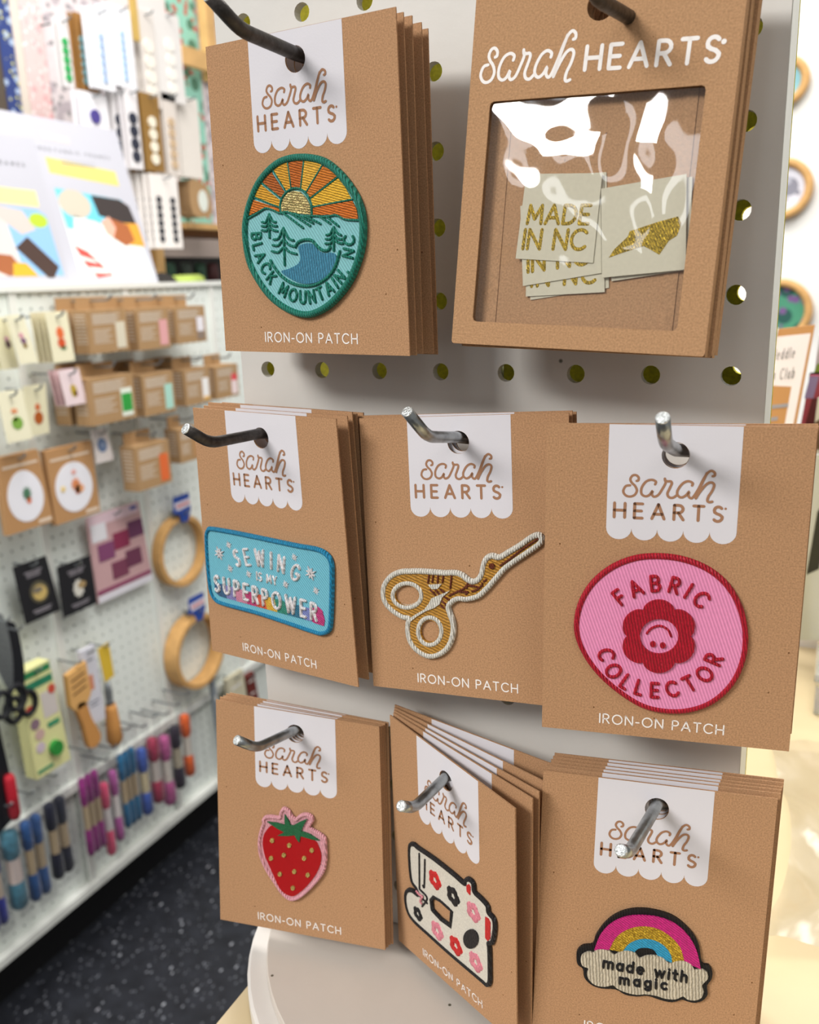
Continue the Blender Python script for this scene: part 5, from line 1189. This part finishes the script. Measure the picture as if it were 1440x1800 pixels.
for i in range(4):
    r = empty('kraft_tag', w(BX - i * .7, y1, (a0 + a1) / 2), ['front rounded kraft tag with a white disc beside the spinner', 'second rounded kraft tag behind the front one', 'third rounded kraft tag in the row', 'rearmost rounded kraft tag in the row'][i], 'tag', 'rounded kraft tags on a peg')
    q = xmb(BX); q.poly(cr([(a0, y0), (a1 - 1.2, y0 + .1), (a1, y0 + 1.2), (a1, y1), (a0, y1)], True, 3), -i * .7 - .15, -i * .7, back=True); q.build('tag_card', KRAFT3, r, offset=r.location)
    if i == 0:
        q = xmb(BX); q.poly(circ(a1 - 1.5, (y0 + y1) / 2 + .3, .9, 1.3, 14), 0, .1); q.build('white_disc', flatm('disc_white', '#D9DED6'), r, offset=r.location)

# ================================================================ RIGHT HAND BACKGROUND
def wall_hoop(px, py, rpx, hexc, fgc, label, sc):
    c = onax(px, py, 2, 89); e = onax(px, py + rpx, 2, 89); R_ = abs(e[1] - c[1])
    r = empty('embroidery_hoop', w(c[0], c[1] + R_, 89.9), label, 'embroidery hoop', 'framed hoops on the white wall')
    mp = MB(lambda a, b_, t: w(a, b_, 89.9 - t))
    mp.tube([(c[0] + R_ * math.cos(a), c[1] + R_ * math.sin(a), .8) for a in [2 * math.pi * k / 40 for k in range(40)]], .42, 8, closed=True); mp.build('wood_ring', HOOPW, r, offset=r.location, smooth=True)
    mp = MB(lambda a, b_, t: w(a, b_, 89.9 - t)); mp.poly(circ(c[0], c[1], R_ - .1, R_ - .1, 40), .1, .6); mp.build('fabric_face', fabric('hoop_' + hexc[1:], hexc, fgc[0], fgc[1], sc, .36), r, offset=r.location)
wall_hoop(1378, 142, 38, '#8FC3CE', ('#8FC3CE', '#A9D2DA'), 'small hoop with pale blue cloth, highest on the wall', 4)
wall_hoop(1374, 332, 47, '#DCDCE6', ('#8E8E9A', '#B5B5C2'), 'hoop with grey line pattern, middle of the wall', 16)
wall_hoop(1368, 548, 50, '#4F9678', ('#2C5B54', '#7A5C8E'), 'hoop with green leafy embroidery, lowest on the wall', 18)
# sign sheet with clip board
SG_ = empty('club_sign', w(6.6, 10.39, 15), 'pale pink sheet on a wooden clipboard reading Heddle and Club behind the spinner', 'sign')
def smp(a, v, t):   # leaning board : v 0 top .. 1 bottom
    A = onax(1352, 588, 2, 15.6); return None
top_l = onax(1330, 583, 2, 15.8); top_r = onax(1433, 571, 2, 15.8); bot_l = onax(1290, 800, 2, 14.6); bot_r = onax(1392, 790, 2, 14.6)
def smp(u, v, t):
    P = [top_l[i] * (1 - u) * (1 - v) + top_r[i] * u * (1 - v) + bot_r[i] * u * v + bot_l[i] * (1 - u) * v for i in range(3)]; return w(P[0], P[1], P[2] - t)
vb = 2.55
q = MB(smp); q.box((0, 0, -.12), (1, vb, 0)); q.build('clipboard', flatm('clip_wood', '#C08A54'), SG_, offset=SG_.location)
q = MB(smp); q.poly([(-.02, .06), (.955, .065), (.93, vb - .05), (0, vb - .05)], 0, .01); q.build('paper', flatm('pale_pink_paper', '#F0E3E4'), SG_, offset=SG_.location)
q = MB(smp); q.poly([(.2, -.01), (.38, -.01), (.38, .09), (.2, .09)], 0, .05); q.build('clip', flatm('clip_white', '#EDE8E4'), SG_, offset=SG_.location)
q = MB(lambda a, b_, t: smp(a, b_ / 2.0, t))
text(q, 'd Heddle', [(.24, .50), (.74, .50)], .17, .013, .014, wsc=.36)
q.map = lambda a, b_, t: smp(a, b_ / 2.0, t)
text(q, 'tion Club', [(.26, .83), (.80, .83)], .17, .013, .014, wsc=.36)
q.build('sign_lettering', flatm('sign_ink', '#6E686C'), SG_, offset=SG_.location)
q = MB(smp)
for i, (v, u1) in enumerate(((.62, .80), (.72, .66), (.80, .70), (1.0, .8), (1.1, .7), (1.2, .75))): q.poly([(.30, v), (u1, v), (u1, v + .03), (.30, v + .03)], .01, .014)
q.build('small_print', flatm('sign_ink2', '#9A9498'), SG_, offset=SG_.location)['kind'] = 'stuff'
# booklets standing to the right of it
def booklet(pts, z, th, label, hexc, art=None):
    P = [onax(px, py, 2, z)[:2] for px, py in pts]
    c = onax(*pts[0], 2, z)
    mxy = max(p[1] for p in P)
    r = empty('booklet', w(c[0], 10.39, z), label, 'booklet', 'booklets on the table behind the spinner')
    F = lambda a, b_, t: w(a, b_, z - t)
    q = MB(F); q.poly(P, -th, 0, back=True); q.build('cover', flatm('cover_' + hexc[1:], hexc), r, offset=r.location)
    for (ap, ac) in (art or []):
        q = MB(F); q.poly([onax(px, py, 2, z)[:2] for px, py in ap], 0, .02); q.build('cover_picture', flatm('pic_' + ac[1:], ac), r, offset=r.location)
booklet([(1440, 590), (1560, 580), (1520, 1180), (1375, 1130)], 17.0, .2, 'white booklet with lime and violet picture at the right edge', '#E6E4EC', [([(1437, 640), (1520, 610), (1510, 650), (1431, 655)], '#9BC254'), ([(1424, 655), (1520, 650), (1515, 672), (1422, 668)], '#2E2A2E')])
booklet([(1424, 660), (1500, 660), (1480, 1000), (1360, 1000)], 16.2, .15, 'rose and plum booklet leaning beside the clipboard', '#B9566A', [([(1424, 662), (1440, 662), (1430, 700), (1414, 700)], '#A79AD0'), ([(1428, 700), (1460, 700), (1448, 752), (1414, 752)], '#6B3440')])
booklet([(1438, 700), (1530, 690), (1500, 1100), (1385, 1100)], 15.6, .15, 'grey booklet with brown curved picture at the right edge', '#D8D6D2', [([(1430, 745), (1470, 715), (1470, 790), (1425, 790)], '#6A5240')])
booklet([(1432, 800), (1500, 790), (1480, 1125), (1400, 1125)], 14.9, .12, 'pale grey booklet with a black stripe, lowest at the right edge', '#CFD2D2', [([(1437, 900), (1460, 860), (1440, 1000), (1418, 1010)], '#3A3A34')])
# clear acrylic riser and plastic film lying on the table
ac = empty('acrylic_riser', w(11, 10.39, 13), 'clear acrylic riser standing on the table at the right edge', 'display riser')
ACR = bpy.data.materials.new('clear_acrylic'); ACR.use_nodes = True; pp = ACR.node_tree.nodes['Principled BSDF']; pp.inputs['Base Color'].default_value = (.93, .95, .95, 1); pp.inputs['Roughness'].default_value = .08; pp.inputs['Transmission Weight'].default_value = .9; pp.inputs['IOR'].default_value = 1.2
q = MB(w); q.box((8.35, 9.2, 12.2), (14, 9.4, 14.6)); q.build('riser_top', ACR, ac, offset=ac.location)
q = MB(w); q.box((8.4, 9.42, 12.3), (8.55, 10.38, 14.5)); q.build('riser_foot', ACR, ac, offset=ac.location)
ba = empty('plastic_sleeve', w(9, 10.39, 4), 'crumpled clear plastic sleeve lying on the table beside the rainbow cards', 'plastic bag')
nx, ny = 26, 26; pts = []; fs = []
for j in range(ny + 1):
    for i in range(nx + 1):
        u, v = i / nx, j / ny
        hgt = .12 + .10 * math.sin(9 * u + 4 * v) + .08 * math.sin(14 * v - 6 * u + 1) + .05 * math.sin(23 * (u + v))
        pts.append((7.75 + 4.2 * u + .4 * math.sin(4 * v), 10.36 - max(.02, hgt + .05), 2.5 + 7.5 * v + .3 * math.sin(5 * u)))
for j in range(ny):
    for i in range(nx):
        k = j * (nx + 1) + i; fs.append((k, k + 1, k + nx + 2, k + nx + 1))
q = MB(w); q.add(pts, fs); q.build('film', BAG, ba, offset=ba.location, smooth=True)
